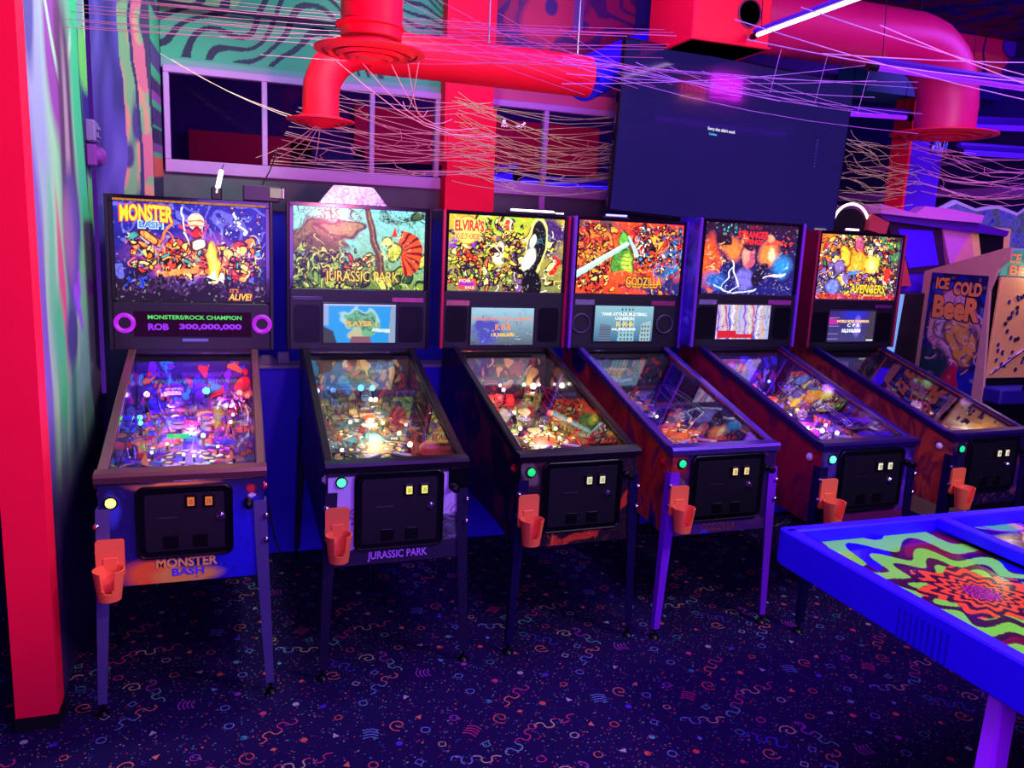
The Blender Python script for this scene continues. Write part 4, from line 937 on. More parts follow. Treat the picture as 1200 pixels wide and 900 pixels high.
M1 = dict(dz=0, zt=1.925, tt=1.895, tb=1.441, zf=.502, zl=.930, frontart=fr1, glass=glass1, extra=ex1,
    sidemat=mat_ramp('side_art_1', [(.3, (10, 8, 60)), (.5, (30, 20, 140)), (.65, (60, 30, 150)), (.8, (14, 8, 60))], nscale=4), bbmat=M_black,
    railmat=mat('copper_rail', (190, 130, 130), .28, .9), trim=M_black, legmat=mat('leg_violet', (92, 80, 140), .38, .3), btnmat=mat('btn_red', (190, 20, 30), .3),
    door=(-.160, .170, .600, .875), slots=[(.026, .818), (.087, .817)], lock=(.127, .752), slot_tint=('amber', (225, 110, 50), .9), btn=(-.239, .822), btncol=((235, 250, 90), 4), cup=(-.246, -.014, .453, .691),
    pal=[(120, 40, 220), (60, 40, 230), (240, 140, 60), (220, 40, 120), (60, 180, 210), (230, 60, 60)], bg=(50, 20, 110), bg2=(70, 20, 190), apron=mat('apron_1', (70, 30, 90), .4, noise=.4, nscale=30), rubber=mat('rub_red', (200, 30, 40), .5), trim2=None,
    inserts=[(255, 240, 200), (255, 190, 60), (255, 80, 200), (120, 180, 255)], insglow=2.6, postmat=mat('post_amber', (230, 140, 60), .3, coat=.4), capglow=.9,
    bulbs=[(-.21, .96, .08, (240, 170, 255), 12, .013), (-.13, .965, .08, (240, 120, 240), 10, .011), (.05, .96, .09, (60, 240, 255), 10, .016), (.11, .93, .06, (255, 60, 150), 8, .011), (.20, .955, .08, (255, 90, 90), 8, .014), (.235, .94, .07, (255, 60, 60), 6, .012),
           (-.215, .70, .06, (60, 255, 120), 12, .010), (-.21, .655, .05, (60, 255, 120), 12, .010), (.05, .50, .04, (110, 200, 255), 9, .010), (.11, .40, .03, (255, 250, 230), 9, .006), (-.02, .35, .02, (255, 255, 240), 8, .006), (.02, .33, .02, (255, 255, 240), 8, .006), (.17, .74, .05, (255, 200, 230), 9, .007), (.16, .64, .05, (255, 200, 230), 9, .007), (-.14, .36, .03, (255, 240, 210), 8, .006), (-.09, .45, .03, (255, 220, 160), 7, .006)])
M1['toys'] = lambda M: []
# ---- machine 2
def ex2(R, G, dz):
    k = dict(P=None, wt=.329, tt=1.924+dz, tb=1.524+dz)
    gtext(G, 'JURASSIC PARK', .235, .80, .055, .225, fill=(245, 215, 60), outline=(120, 50, 14), ow=.035, bold=.0, **k)
    S = lcd(R, -.184, .183, 1.250, 1.447, screen2(), dz)
    text('PLAYER 1', -.075, .085, 1.335+dz, 1.362+dz, YB-.0135, glow('lcd_orange', (250, 170, 40), 1.2), S, 'display_lettering', .03)
    badge(R, .165, .330, 1.462+dz, 1.484+dz, (170, 60, 120)); badge(R, -.335, -.19, 1.465+dz, 1.482+dz, (60, 40, 90))
    for x in (-.265, .265): MB().prism(rrect(.13, .19, .02, 4, x, 1.345+dz), YB-.006, YB-.002, 'y').build('speaker_grille', M_blackmetal, R)
    text('JURASSIC PARK', -.122, .125, .493, .537, -.0018, mat('ink_violet', (200, 120, 255), .5), R, 'front_lettering', .015)
    MB().box((.25, -.006, .835+dz), (.085, .012, .095), .006).build('card_reader', M_blackgloss, R)
M2 = dict(dz=-.005, zf=.488, frontart=fr2, glass=glass2, extra=ex2, glassmat=mat_vcol('backglass_print_2', .18, emis=1.75, base=0, coat=0, spec=.12),
    sidemat=mat_ramp('side_art_2', [(.3, (16, 10, 50)), (.5, (40, 30, 70)), (.7, (70, 60, 110)), (.85, (14, 10, 40))], nscale=4), bbmat=mat('bb_silver', (120, 120, 150), .25, .8),
    railmat=mat('dark_rail', (44, 34, 50), .3, .7), trim=M_blackmetal, legmat=M_legdark, btnmat=M_white,
    door=(-.178, .187, .545, .873), slots=[(.039, .795), (.102, .795)], lock=(.133, .72), slot_tint=('yellow', (235, 225, 110), 1.2), btn=(-.228, .836), btncol=((60, 250, 140), 3), cup=(-.245, -.014, .500, .738),
    pal=[(200, 160, 60), (230, 190, 90), (80, 90, 50), (190, 70, 40), (120, 90, 60), (60, 150, 160)], bg=(90, 66, 30), bg2=(110, 80, 40), apron=mat('apron_2', (120, 50, 130), .4, noise=.6, nscale=12), rubber=mat('rub_black', (20, 20, 20), .6),
    inserts=[(255, 230, 150), (255, 200, 90), (255, 250, 220)], insglow=3.0, postmat=mat('post_amber'), capglow=.5,
    bulbs=[(-.22, .955, .08, (120, 180, 255), 8, .012), (-.14, .96, .08, (90, 160, 255), 8, .012), (.0, .965, .085, (60, 170, 255), 8, .016), (.06, .965, .085, (80, 190, 255), 8, .014), (.035, .86, .06, (255, 250, 230), 14, .010), (.06, .86, .06, (255, 250, 230), 14, .010), (-.05, .52, .03, (255, 220, 140), 9, .009), (.05, .6, .03, (255, 230, 150), 9, .010), (.1, .45, .03, (255, 200, 120), 9, .010), (.12, .3, .03, (255, 220, 140), 9, .012), (-.1, .62, .03, (255, 235, 170), 8, .009), (.15, .54, .04, (255, 170, 230), 6, .008), (-.18, .3, .02, (255, 230, 200), 8, .008)])
# ---- machine 3
def ex3(R, G, dz):
    k = dict(P=None, wt=.329, tt=1.924+dz, tb=1.524+dz)
    gtext(G, "ELVIRA'S", .05, .295, .78, .93, fill=(230, 50, 20), outline=(250, 230, 120), ow=.03, bold=.04, arch=.004, **k); gtext(G, 'HOUSE OF HORRORS', .06, .26, .68, .76, fill=(235, 70, 20), outline=(250, 230, 120), ow=.03, bold=.02, **k)
    gtext(G, 'FOR', .10, .20, .115, .155, fill=(255, 240, 220), bold=.02, **k); gtext(G, 'SALE', .15, .23, .03, .065, fill=(255, 240, 220), bold=.02, **k)
    S = lcd(R, -.193, .169, 1.235, 1.437, screen3(), dz); o1 = glow('lcd_orange2', (245, 140, 90), 1.1)
    text('HOUSE STAFF ATTACK CHAMPION', -.185, .160, 1.368+dz, 1.386+dz, YB-.0135, o1, S, 'display_lettering', .02); text('K P B', -.055, .035, 1.315+dz, 1.350+dz, YB-.0135, o1, S, 'display_lettering', .04); text('13,500,000', -.075, .058, 1.277+dz, 1.300+dz, YB-.0135, glow('lcd_yellow', (250, 200, 80), 1.2), S, 'display_lettering', .03)
    badge(R, -.332, -.203, 1.446+dz, 1.474+dz, (170, 90, 100))
    for x in (-.275, .26): MB().prism(rrect(.12, .19, .02, 4, x, 1.345+dz), YB-.006, YB-.002, 'y').build('speaker_grille', M_blackmetal, R)
    MB().prism(rrect(.52, .34, .02, 3, 0, .70), -.0015, 0, 'y') 
M3 = dict(dz=-.003, zf=.490, frontart=fr3, glass=glass3, extra=ex3,
    sidemat=mat_ramp('side_art_3', [(.25, (30, 8, 30)), (.45, (90, 26, 40)), (.55, (40, 12, 40)), (.75, (110, 40, 40))], scale=(1, 1, 1), nscale=3.5, wave=True, distort=9), bbmat=mat('bb_silver'),
    railmat=mat('dark_rail'), trim=mat('trim_red', (190, 16, 60), .35), legmat=mat('leg_indigo', (30, 18, 80), .4, .6), btnmat=mat('btn_red'),
    door=(-.180, .205, .548, .872), slots=[(.035, .784), (.098, .784)], lock=(.135, .715), slot_tint=('pale', (225, 220, 180), 1.0), btn=(-.234, .832), btncol=((20, 215, 120), 1.3), cup=(-.245, -.014, .497, .736),
    pal=[(220, 180, 90), (170, 60, 40), (90, 130, 60), (230, 200, 130), (60, 50, 60), (230, 90, 40)], bg=(70, 40, 40), bg2=(90, 14, 20), apron=mat('apron_3', (74, 50, 60), .4, noise=.5, nscale=20), rubber=mat('rub_red'),
    inserts=[(255, 250, 220), (255, 80, 40), (120, 255, 120), (255, 220, 120)], insglow=3.0, postmat=mat('post_green', (80, 160, 80), .3, coat=.4), capglow=.5,
    bulbs=[(-.235, .985, .08, (255, 230, 240), 12, .008), (-.16, .985, .08, (255, 230, 240), 12, .008), (-.02, .985, .08, (255, 230, 240), 12, .008), (.12, .985, .08, (255, 240, 220), 14, .009), (.17, .97, .07, (255, 245, 220), 18, .016), (.21, .985, .08, (255, 230, 240), 12, .008), (-.02, .93, .07, (255, 200, 190), 10, .010),
           (-.17, .80, .05, (255, 20, 20), 7, .022), (-.08, .83, .05, (255, 20, 20), 7, .020), (-.03, .78, .05, (255, 20, 20), 7, .020), (-.14, .70, .04, (255, 30, 20), 7, .018), (.12, .60, .04, (255, 60, 20), 10, .016), (.19, .50, .04, (255, 90, 30), 8, .012), (-.06, .64, .04, (255, 240, 160), 9, .010), (-.18, .50, .04, (255, 220, 160), 10, .016), (-.10, .44, .03, (255, 230, 150), 7, .010), (.05, .30, .03, (250, 250, 230), 7, .006), (.02, .36, .03, (250, 250, 230), 7, .006), (.08, .42, .03, (140, 255, 150), 6, .009)])
# ---- machine 4
def ex4(R, G, dz):
    k = dict(P=None, wt=.329, tt=1.924+dz, tb=1.524+dz)
    gtext(G, 'GODZILLA', .47, .82, .095, .255, fill=(250, 160, 20), outline=(70, 12, 14), ow=.05, bold=.01, arch=-.004, **k); gtext(G, 'GODZILLA', .475, .815, .14, .245, fill=(250, 200, 40), bold=-.005, arch=-.004, **k)
    S = lcd(R, -.206, .165, 1.256, 1.457, screen4(), dz); w = glow('lcd_white', (235, 245, 250), 1.2)
    text('TANK ATTACK MULTIBALL', -.165, .125, 1.402+dz, 1.420+dz, YB-.0135, w, S, 'display_lettering', .03); text('CHAMPION', -.08, .04, 1.378+dz, 1.394+dz, YB-.0135, w, S, 'display_lettering', .03)
    text('K R B', -.07, .035, 1.340+dz, 1.368+dz, YB-.0135, glow('lcd_yellow'), S, 'display_lettering', .03); text('44,000,000', -.10, .055, 1.314+dz, 1.332+dz, YB-.0135, w, S, 'display_lettering', .03)
    rg = mat('speaker_grey', (90, 90, 105), .4, .5)
    for x in (-.289, .243): speaker(R, x, 1.356+dz, .060, rg, False)
    badge(R, -.329, -.211, 1.459+dz, 1.489+dz, (110, 110, 120)); badge(R, .150, .306, 1.462+dz, 1.489+dz, (130, 30, 80))
    text('GODZILLA', -.100, .085, .508, .548, -.0018, mat('ink_dim_orange', (120, 60, 50), .5), R, 'front_lettering', .01)
M4 = dict(dz=.003, wb=.357, zf=.495, frontart=fr4, glass=glass4, extra=ex4,
    sidemat=mat_ramp('side_art_4', [(.28, (20, 10, 70)), (.42, (30, 16, 90)), (.5, (210, 70, 40)), (.62, (120, 24, 50)), (.8, (50, 12, 60))], nscale=2.6, distort=1.5), bbmat=mat('bb_violet', (60, 30, 150), .3, .3),
    railmat=mat('violet_rail', (120, 90, 210), .25, .8), trim=mat('trim_violet', (130, 60, 200), .3, .3), legmat=mat('leg_purple', (130, 34, 220), .4, .2), btnmat=mat('btn_red'),
    door=(-.183, .212, .560, .880), slots=[(.041, .798), (.103, .798)], lock=(.130, .725), slot_tint=('cream', (235, 200, 140), 1.2), btn=(-.232, .845), btncol=((20, 220, 150), 1.3), cup=(-.245, -.014, .512, .745),
    pal=[(240, 110, 30), (200, 60, 30), (60, 60, 90), (90, 50, 150), (40, 40, 60), (150, 150, 160)], bg=(26, 14, 44), bg2=(20, 12, 50), apron=mat('apron_4', (70, 26, 60), .4, noise=.6, nscale=16), rubber=mat('rub_black'),
    inserts=[(255, 210, 140), (255, 130, 40), (240, 240, 255)], insglow=1.4, postmat=mat('post_clear_blue', (80, 80, 150), .3), capglow=.15, nins=8, darkcards=True,
    bulbs=[(-.10, .60, .03, (255, 220, 120), 8, .007), (-.02, .56, .03, (255, 250, 240), 8, .007), (.03, .42, .03, (255, 140, 40), 4, .008), (.12, .44, .03, (255, 90, 40), 3, .008)])
# ---- machine 5
def ex5(R, G, dz):
    k = dict(P=None, wt=.318, tt=1.924+dz, tb=1.524+dz)
    red = glow('ink_hot_red', (225, 30, 40), 1.1)
    gtext(G, 'NETFLIX', .46, .60, .93, .975, fill=(190, 30, 40), bold=.0, **k); gtext(G, 'STRANGER', .345, .68, .80, .905, fill=(240, 40, 40), bold=.05, **k); gtext(G, 'THINGS', .40, .62, .71, .79, fill=(240, 40, 40), bold=.05, **k)
    S = lcd(R, -.202, .166, 1.262, 1.462, screen5(), dz)
    badge(R, -.326, -.208, 1.461+dz, 1.489+dz, (110, 100, 130)); badge(R, .150, .312, 1.466+dz, 1.493+dz, (130, 40, 110))
    for x in (-.275, .26): MB().prism(rrect(.12, .19, .02, 4, x, 1.355+dz), YB-.006, YB-.002, 'y').build('speaker_grille', M_blackmetal, R)
M5 = dict(dz=.027, wb=.357, wt=.318, frontart=fr5, glass=glass5, extra=ex5, glassmat=mat_vcol('backglass_print_5', .18, emis=1.75, base=0, coat=0, spec=.12),
    sidemat=mat_ramp('side_art_5', [(.3, (60, 10, 60)), (.5, (150, 26, 50)), (.62, (90, 12, 60)), (.75, (40, 12, 90))], nscale=3, distort=1.5), bbmat=mat_ramp('bb_art_5', [(.35, (30, 12, 110)), (.55, (60, 40, 190)), (.7, (110, 90, 230)), (.8, (26, 10, 90))], nscale=5),
    railmat=mat('dark_violet_rail', (50, 26, 110), .3, .7), trim=mat('trim_violet'), legmat=mat('leg_indigo'), btnmat=M_white,
    door=(-.187, .212, .600, .905), slots=[(.050, .821), (.110, .821)], lock=(.130, .745), slot_tint=('white', (225, 215, 190), 1.2), btn=(-.225, .865), btncol=((60, 255, 150), 5), cup=(-.240, -.014, .535, .775),
    pal=[(120, 40, 220), (200, 50, 190), (240, 110, 50), (80, 60, 230), (180, 160, 240), (60, 40, 130)], bg=(50, 26, 90), bg2=(70, 16, 130), apron=mat('apron_5', (60, 40, 110), .4, noise=.6, nscale=16), rubber=mat('rub_purple', (120, 40, 200), .5),
    inserts=[(240, 220, 255), (255, 120, 60), (190, 120, 255), (255, 240, 200)], insglow=3, postmat=mat('post_violet', (150, 110, 230), .3), capglow=.7, nins=26,
    bulbs=[(-.22, .975, .08, (120, 120, 255), 12, .009), (-.02, .975, .08, (120, 120, 255), 12, .010), (.18, .975, .08, (100, 120, 255), 12, .009), (.04, .93, .06, (255, 40, 90), 5, .014), (.08, .58, .04, (255, 170, 80), 9, .008), (-.03, .50, .04, (240, 200, 255), 10, .008), (.0, .28, .03, (250, 250, 255), 14, .011), (.06, .24, .03, (240, 240, 255), 12, .010), (-.06, .32, .03, (220, 200, 255), 10, .008), (.09, .36, .03, (230, 200, 255), 10, .008), (-.12, .62, .03, (200, 120, 255), 8, .008), (.12, .7, .04, (200, 100, 255), 8, .008), (.0, .66, .04, (255, 130, 90), 8, .010)])
# ---- machine 6
def ex6(R, G, dz):
    k = dict(P=None, wt=.329, tt=1.924+dz, tb=1.524+dz)
    gtext(G, 'AVENGERS', .42, .86, .095, .235, fill=(250, 220, 50), outline=(70, 20, 20), ow=.04, bold=.02, shear=.05, **k); gtext(G, 'INFINITY QUEST', .60, .84, .045, .08, fill=(240, 230, 120), bold=.01, **k)
    S = lcd(R, -.207, .174, 1.254, 1.451, screen6(), dz); w = glow('lcd_white')
    text('WORLD BOSS CHAMPION', -.145, .12, 1.375+dz, 1.393+dz, YB-.0135, glow('lcd_orange3', (255, 200, 140), 1.3), S, 'display_lettering', .03); text('C P B', -.055, .045, 1.348+dz, 1.370+dz, YB-.0135, w, S, 'display_lettering', .03); text('10,310,000', -.095, .060, 1.308+dz, 1.336+dz, YB-.0135, w, S, 'display_lettering', .05)
    badge(R, .17, .31, 1.470+dz, 1.490+dz, (80, 20, 90))
    for x in (-.275, .26): MB().prism(rrect(.12, .19, .02, 4, x, 1.345+dz), YB-.006, YB-.002, 'y').build('speaker_grille', M_blackmetal, R)
M6 = dict(dz=.002, frontart=fr6, glass=glass6, extra=ex6,
    sidemat=mat_ramp('side_art_6', [(.3, (50, 12, 60)), (.45, (190, 80, 40)), (.55, (110, 30, 50)), (.7, (200, 100, 60)), (.8, (40, 10, 60))], nscale=2.6, distort=2.2), bbmat=mat('bb_darkred', (120, 16, 40), .45, noise=.5, nscale=8),
    railmat=mat('dark_violet_rail'), trim=mat('trim_darkred', (130, 14, 50), .4), legmat=mat('leg_indigo'), btnmat=M_white,
    door=(-.180, .207, .584, .890), slots=[(.040, .800), (.100, .800)], lock=(.130, .730), slot_tint=('white', (225, 215, 190), 1.2), btn=(-.225, .835), btncol=((20, 215, 150), 1.2), cup=(-.240, -.014, .50, .735),
    pal=[(70, 60, 110), (180, 70, 50), (40, 90, 90), (110, 60, 130), (150, 90, 60), (60, 60, 80)], bg=(36, 22, 56), bg2=(26, 20, 50), apron=mat('apron_6', (90, 80, 110), .5, noise=.6, nscale=16), rubber=mat('rub_black'),
    inserts=[(120, 240, 230), (255, 90, 120), (255, 200, 120)], insglow=1.6, postmat=mat('post_clear_blue'), capglow=.3, nins=14,
    bulbs=[(.0, .93, .07, (60, 255, 120), 16, .012), (.06, .66, .04, (70, 90, 255), 8, .014), (.02, .60, .04, (255, 60, 120), 5, .010), (.04, .50, .03, (70, 240, 220), 6, .010), (-.05, .55, .03, (190, 60, 255), 6, .007), (.12, .44, .03, (255, 160, 120), 5, .008)])

def toys_for(kind):
    def f(M):
        out = []
        def B(u, v, h, d, m, nm): o = MB().box((u, v, h+d[2]/2), d, .003, M).build(nm, m, cur[0]); out.append(o); return o
        if kind == 1:
            B(.0, .90, .0, (.10, .03, .05), mat('toy_stone', (70, 50, 110), .7), 'castle_block')
            for u in (-.06, .06): MB().lathe([(.02, 0), (.02, .06), (.026, .062), (.026, .075), (0, .09)], 12, M @ T((u, .9, 0))).build('castle_tower', mat('toy_stone'), cur[0], True)
            B(-.05, .52, .03, (.09, .003, .022), glow('toy_green_sign', (60, 230, 120), 1.4), 'lit_sign')
            MB().lathe([(.03, 0), (.024, .03), (0, .055)], 10, M @ T((-.20, .47, 0))).build('green_cone', mat('toy_green', (30, 160, 70), .4), cur[0], True); MB().lathe([(.02, 0), (.016, .02), (0, .04)], 10, M @ T((-.19, .40, 0))).build('red_cone', mat('toy_red', (220, 30, 60), .4), cur[0], True)
        if kind == 2:
            B(-.03, .86, .03, (.08, .004, .04), mat('toy_sign_red', (120, 50, 50), .5), 'sign_board')
            for u in (.10, .155): B(u, .75, .0, (.03, .03, .085), mat('toy_pillar', (60, 50, 60), .4), 'gate_post')
            MB().prism([(-.22, .78), (-.12, .82), (-.17, .90)], .07, .075, 'z', M).build('canopy', M_steel, cur[0])
            B(-.02, .70, .05, (.07, .11, .02), mat('toy_truck', (110, 80, 60), .5), 'toy_vehicle'); B(-.02, .71, .07, (.05, .05, .018), mat('toy_truck2', (60, 30, 60), .4), 'toy_vehicle')
            MB().lathe([(.05, 0), (.045, .03), (.02, .05), (0, .055)], 12, M @ T((.2, .25, .02))).build('orange_dome', mat('toy_orange', (230, 120, 60), .5), cur[0], True)
        if kind == 3:
            for i in range(4): B(-.18+.055*i, .84, .03, (.035, .02, .05), mat('toy_red_lit', (220, 20, 20), .4, emit=(255, 20, 20), estr=1.2), 'red_lantern')
            for i in range(5): B(.06, .52+.06*i, .02, (.05, .012, .05-.004*i), mat('toy_stair', (50, 44, 60), .4), 'stair_step')
            MB().prism([(-.05, 0), (.05, 0), (.05, .05), (0, .085), (-.05, .05)], .70, .76, 'y', M @ T((.03, 0, 0))).build('toy_house', mat('toy_house', (110, 90, 70), .6), cur[0])
        if kind == 4:
            for i in range(3): B(-.12+.09*i, .80, .0, (.05, .04, .06+.02*i), mat('toy_tower', (50, 46, 90), .5), 'toy_building')
        if kind == 5:
            for i in range(3): B(-.04+.035*i, .78+.02*i, .02, (.02, .02, .05), mat('toy_lilac', (170, 140, 230), .4), 'toy_block')
            B(.09, .62, .05, (.06, .003, .045), glow('toy_yellow', (250, 190, 50), 1.1), 'lit_sign')
        if kind == 6:
            MB().prism([(-.05, -.05), (.06, -.02), (.02, .07)], .05, .06, 'z', M @ T((.07, .72, 0))).build('toy_wing', mat('toy_pinkwing', (190, 90, 120), .4), cur[0])
            MB().tube([M @ Vector((.08*math.cos(a), .84+.05*math.sin(a), .06)) for a in [2*math.pi*k/20 for k in range(20)]], .008, 8, closed=True).build('toy_ring', mat('toy_ringm', (60, 60, 90), .3, .5), cur[0], True)
        return out
    return f
cur = [None]
_ps = [(0, 0, 0), (.8009, .0515, .0091), (1.6071, .0714, .0261), (2.3197, .0338, .0147), (3.0366, -.0848, .0202), (3.995, .071, .052)]
_labels = ['pinball machine nearest the striped left wall, blue front, copper-toned rails and magenta speaker rings',
 'pinball machine with a pale lilac front panel around its coin door and a jungle-green backglass',
 'pinball machine with red-edged head, bright yellow crowded backglass and red lanterns under its glass',
 'pinball machine with purple front legs, orange-red backglass crossed by a pale beam',
 'pinball machine with a dark backglass titled in red letters and a violet glowing playfield',
 'pinball machine farthest right in the row, brown-orange flank and yellow-titled backglass']
_inner = [[((-.1, .85), (.22, .08, 1.0), 7.5), ((.15, .85), (1.0, .08, .40), 4.0), ((.0, .55), (.6, .25, 1.0), 3.0)], [((.0, .55), (1.0, .72, .32), 4.5), ((.02, .88), (.3, .6, 1.0), .8)],
 [((-.1, .8), (1.0, .08, .06), 1.8), ((.0, .40), (1.0, .78, .45), 3.5)], [((.05, .45), (1.0, .4, .2), .6), ((0, .8), (.3, .2, 1.0), .35)],
 [((.0, .45), (.75, .40, 1.0), 3.0), ((0, .85), (.35, .12, 1.0), 2.6)], [((.0, .85), (.2, 1.0, .5), .35), ((.05, .5), (.8, .4, 1.0), .45)]]
machines = []
_orig_playfield = playfield
def playfield(root, P, seed, dz):
    cur[0] = root; _orig_playfield(root, P, seed, dz)
for i, P in enumerate((M1, M2, M3, M4, M5, M6)):
    P['toys'] = toys_for(i+1)
    x, y, a = _ps[i]
    R = machine(i+1, (x, y), a, _labels[i], P); machines.append(R)
    if i: R.name = 'pinball_machine.%03d' % i
    for (u, v), c, p in _inner[i]:      # the machine's own general illumination lamps under the glass
        q = PFM(P['dz']) @ Vector((u, v, .075)); w = Matrix.Translation((x, y, 0)) @ RZ(a) @ q; light('playfield_lamp', 'POINT', w, c, p, .03)

# ---- things standing on top of the backboxes
def MT(i, p): return Matrix.Translation((_ps[i][0], _ps[i][1], 0)) @ RZ(_ps[i][2]) @ Vector(p)
t = thing('led_lamp', 'small white LED tube lamp leaning on top of the leftmost machine', 'lamp', (.11, 1.2, 1.925))
MB().box((0, 0, .03), (.05, .06, .06), .006).build('lamp_base', M_black, t)
MB().box((0, 0, 0), (.022, .02, .12), .006, T((.012, -.02, .085)) @ RY(.22)).build('lamp_tube', glow('led_white', (245, 240, 255), 3), t)
MB().tube([(.025, -.02, .145), (.035, -.02, .17)], .003, 6).build('lamp_stalk', M_chrome, t)
t = thing('sign_box', 'dark flat box with a pale card and antenna lying on the leftmost machine', 'box', (.335, 1.16, 1.925))
MB().box((-.02, 0, .04), (.17, .12, .075), .006).build('casing', mat('box_dark', (38, 16, 60), .5), t); MB().box((.045, -.062, .045), (.055, .004, .045), .001).build('card', mat('card_green', (130, 135, 100), .6), t)
MB().tube([(-.02, 0, .075), (.02, .02, .15), (.06, .05, .26)], .003, 6).build('antenna', M_blackmetal, t); MB().box((.08, -.04, .045), (.012, .05, .05), .003).build('bracket', M_steel, t)
t = thing('topper', 'mirrored trapezoid topper plate standing on the jungle-green machine', 'sign', tuple(MT(1, (-.02, 1.19, 1.939))))
MB().prism([(-.177, 0), (.177, 0), (.10, .095), (-.10, .095)], 0, .006, 'y').build('mirror_plate', mat_ramp('topper_print', [(.35, (150, 130, 200)), (.5, (220, 220, 240)), (.62, (120, 150, 190)), (.75, (200, 130, 180))], nscale=12, distort=3, rough=.2), t)
MB().box((-.15, .012, .01), (.03, .03, .02), .004).box((.15, .012, .01), (.03, .03, .02), .004).build('foot', M_chrome, t)
for i, xs, c, lab in ((2, (.02, .27), (250, 245, 255), 'long white light bar on the red-edged machine with the yellow backglass'), (3, (-.16, -.03), (120, 110, 255), 'short blue-white light bar on the purple-legged machine'), (5, (-.12, -.02), (255, 240, 250), 'short white light bar on the farthest pinball machine, under the glowing arc')):
    t = thing('light_bar', lab, 'light', tuple(MT(i, ((xs[0]+xs[1])/2, 1.10, 1.945))), 0, 'light bars on the machine tops'); w = xs[1]-xs[0]
    MB().box((0, 0, .005), (w+.03, .03, .012), .003).build('housing', M_black, t); MB().box((0, -.012, .016), (w, .012, .010), .003).build('lit_strip', glow('bar_%s' % (c,), c, 5), t)
t = thing('light_bar', 'thin white light bar at the right end of the red-edged machine top', 'light', tuple(MT(2, (.30, 1.14, 1.945))), 0, 'light bars on the machine tops')
MB().box((0, 0, .004), (.11, .02, .008), .002).build('housing', M_black, t); MB().box((0, -.008, .012), (.10, .006, .006), .002).build('lit_strip', glow('bar_(250, 245, 255)', (250, 245, 255), 5), t)

# ------------------------------------------------------------------ wall television
tv = thing('television', 'large wall-hung television with a dark blue error screen above the machines', 'television', (3.04, 1.241, 2.42), 0.053)
tm = RY(0.039)
MB().box((0, .03, 0), (1.66, .035, .95), .006, tm).build('casing', M_blackgloss, tv)
MB().box((0, .012, .004), (1.63, .006, .915), 0, tm).build('screen', mat('tv_screen', (6, 5, 24), .10, emit=(34, 24, 98), estr=.8, coat=.3), tv)
w = glow('tv_text', (225, 225, 245), 1.2)
text("Sorry that didn't work", -.227, -.033, .052, .076, .008, w, tv, 'screen_lettering', .01, M=tm)
text('Continue', -.215, -.160, .030, .044, .008, glow('tv_text_blue', (70, 180, 230), 1.2), tv, 'screen_lettering', .01, M=tm)
MB().box((0, .10, 0), (.5, .10, .4), .01, tm).build('wall_bracket', M_blackmetal, tv); MB().tube([(0, .14, 0), (0, .72, .1)], .03, 10).build('bracket_arm', M_blackmetal, tv)
b = MB()
for i in range(9): b.box((.59, .0075, -.06+.02*i), (.012, .001, .010), 0, tm)
b.build('reflected_vent_label', mat('tv_reflection', (70, 60, 120), .3), tv).name = 'screen_reflection'  # pale dashes imitate a reflection in the screen
# signs hung behind the photographer's side of the room, seen only in the television's glass
t = thing('neon_sign', 'magenta light panel hanging on the near side, mirrored in the television', 'sign', (4.555, -.80, 3.21))
MB().box((0, 0, 0), (.34, .04, .20), .01).build('lit_panel', glow('magenta_panel', (225, 20, 240), 22), t)
for x in (-.14, .14): MB().tube([(x, 0, .09), (x, 0, .49)], .004, 6).build('hanger', M_blackmetal, t)
t = thing('neon_sign', 'red neon bar sign hanging on the near side, mirrored in the television', 'sign', (4.20, -.80, 3.14))
for x in (-.12, -.07, -.02, .03, .08, .12): MB().tube([(x, 0, -.03), (x, 0, .055)], .008, 8).build('red_tube', glow('red_neon', (255, 30, 50), 16), t, True)
MB().tube([(-.13, 0, .066), (.13, 0, .066)], .006, 8).build('red_tube', glow('red_neon'), t, True)
MB().tube([(-.13, 0, -.055), (.13, 0, -.055)], .010, 8).build('orange_tube', glow('orange_neon', (255, 130, 30), 16), t, True)
MB().box((0, -.03, 0), (.30, .02, .17), .004).build('backboard', M_black, t); MB().tube([(0, -.03, .07), (0, -.03, .56)], .005, 6).build('hanger', M_blackmetal, t)

# ------------------------------------------------------------------ ducts
M_redduct = mat('duct_red', (240, 10, 44), .5, noise=.1, nscale=8, bump=.08, spec=.25)
M_magduct = mat('duct_magenta', (190, 10, 90), .45, noise=.08, nscale=8)
M_bluelitduct = mat('duct_lit_blue', (24, 20, 215), .42)  # blue light on the duct end put into its colour
def duct(mb, path, r, ridge=.06, M=None):
    fine = []; P = [Vector(p) for p in path]
    for a, b in zip(P, P[1:]):
        n = max(1, int((b-a).length/(ridge/2)))
        for k in range(n): fine.append(a*(1-k/n)+b*(k/n))
    fine.append(P[-1]); mb.tube(fine, [r*(1.018 if i % 2 else 1.0) for i in range(len(fine))], 28, M=M)
def diffuser(parent, c, r, m, nm='diffuser'):
    b = MB()
    b.lathe([(r*.50, .03), (r*.55, .012), (r, .0), (r, -.006), (r*.86, -.010)], 36, T(c), cap=False)
    d = b.build(nm, m, parent, True)
    for k, (q0, q1, z) in enumerate(((.84, .66, -.006), (.62, .46, -.014), (.42, .26, -.022))): MB().lathe([(r*q0, z), (r*(q0+q1)/2, z-.010), (r*q1, z+.016), (r*(q1+.01), z+.020), (r*q0, z+.004)], 32, T(c), cap=False).build('diffuser_ring', m, d, True)
    MB().lathe([(0, -.034), (r*.22, -.026), (r*.2, -.02), (0, -.016)], 24, T(c)).build('diffuser_centre', m, d, True)
t = thing('air_duct', 'red round duct bending down left of the red column, ending in a round flange', 'duct', (.60, 1.2, 2.34))
o = Vector(t.location)
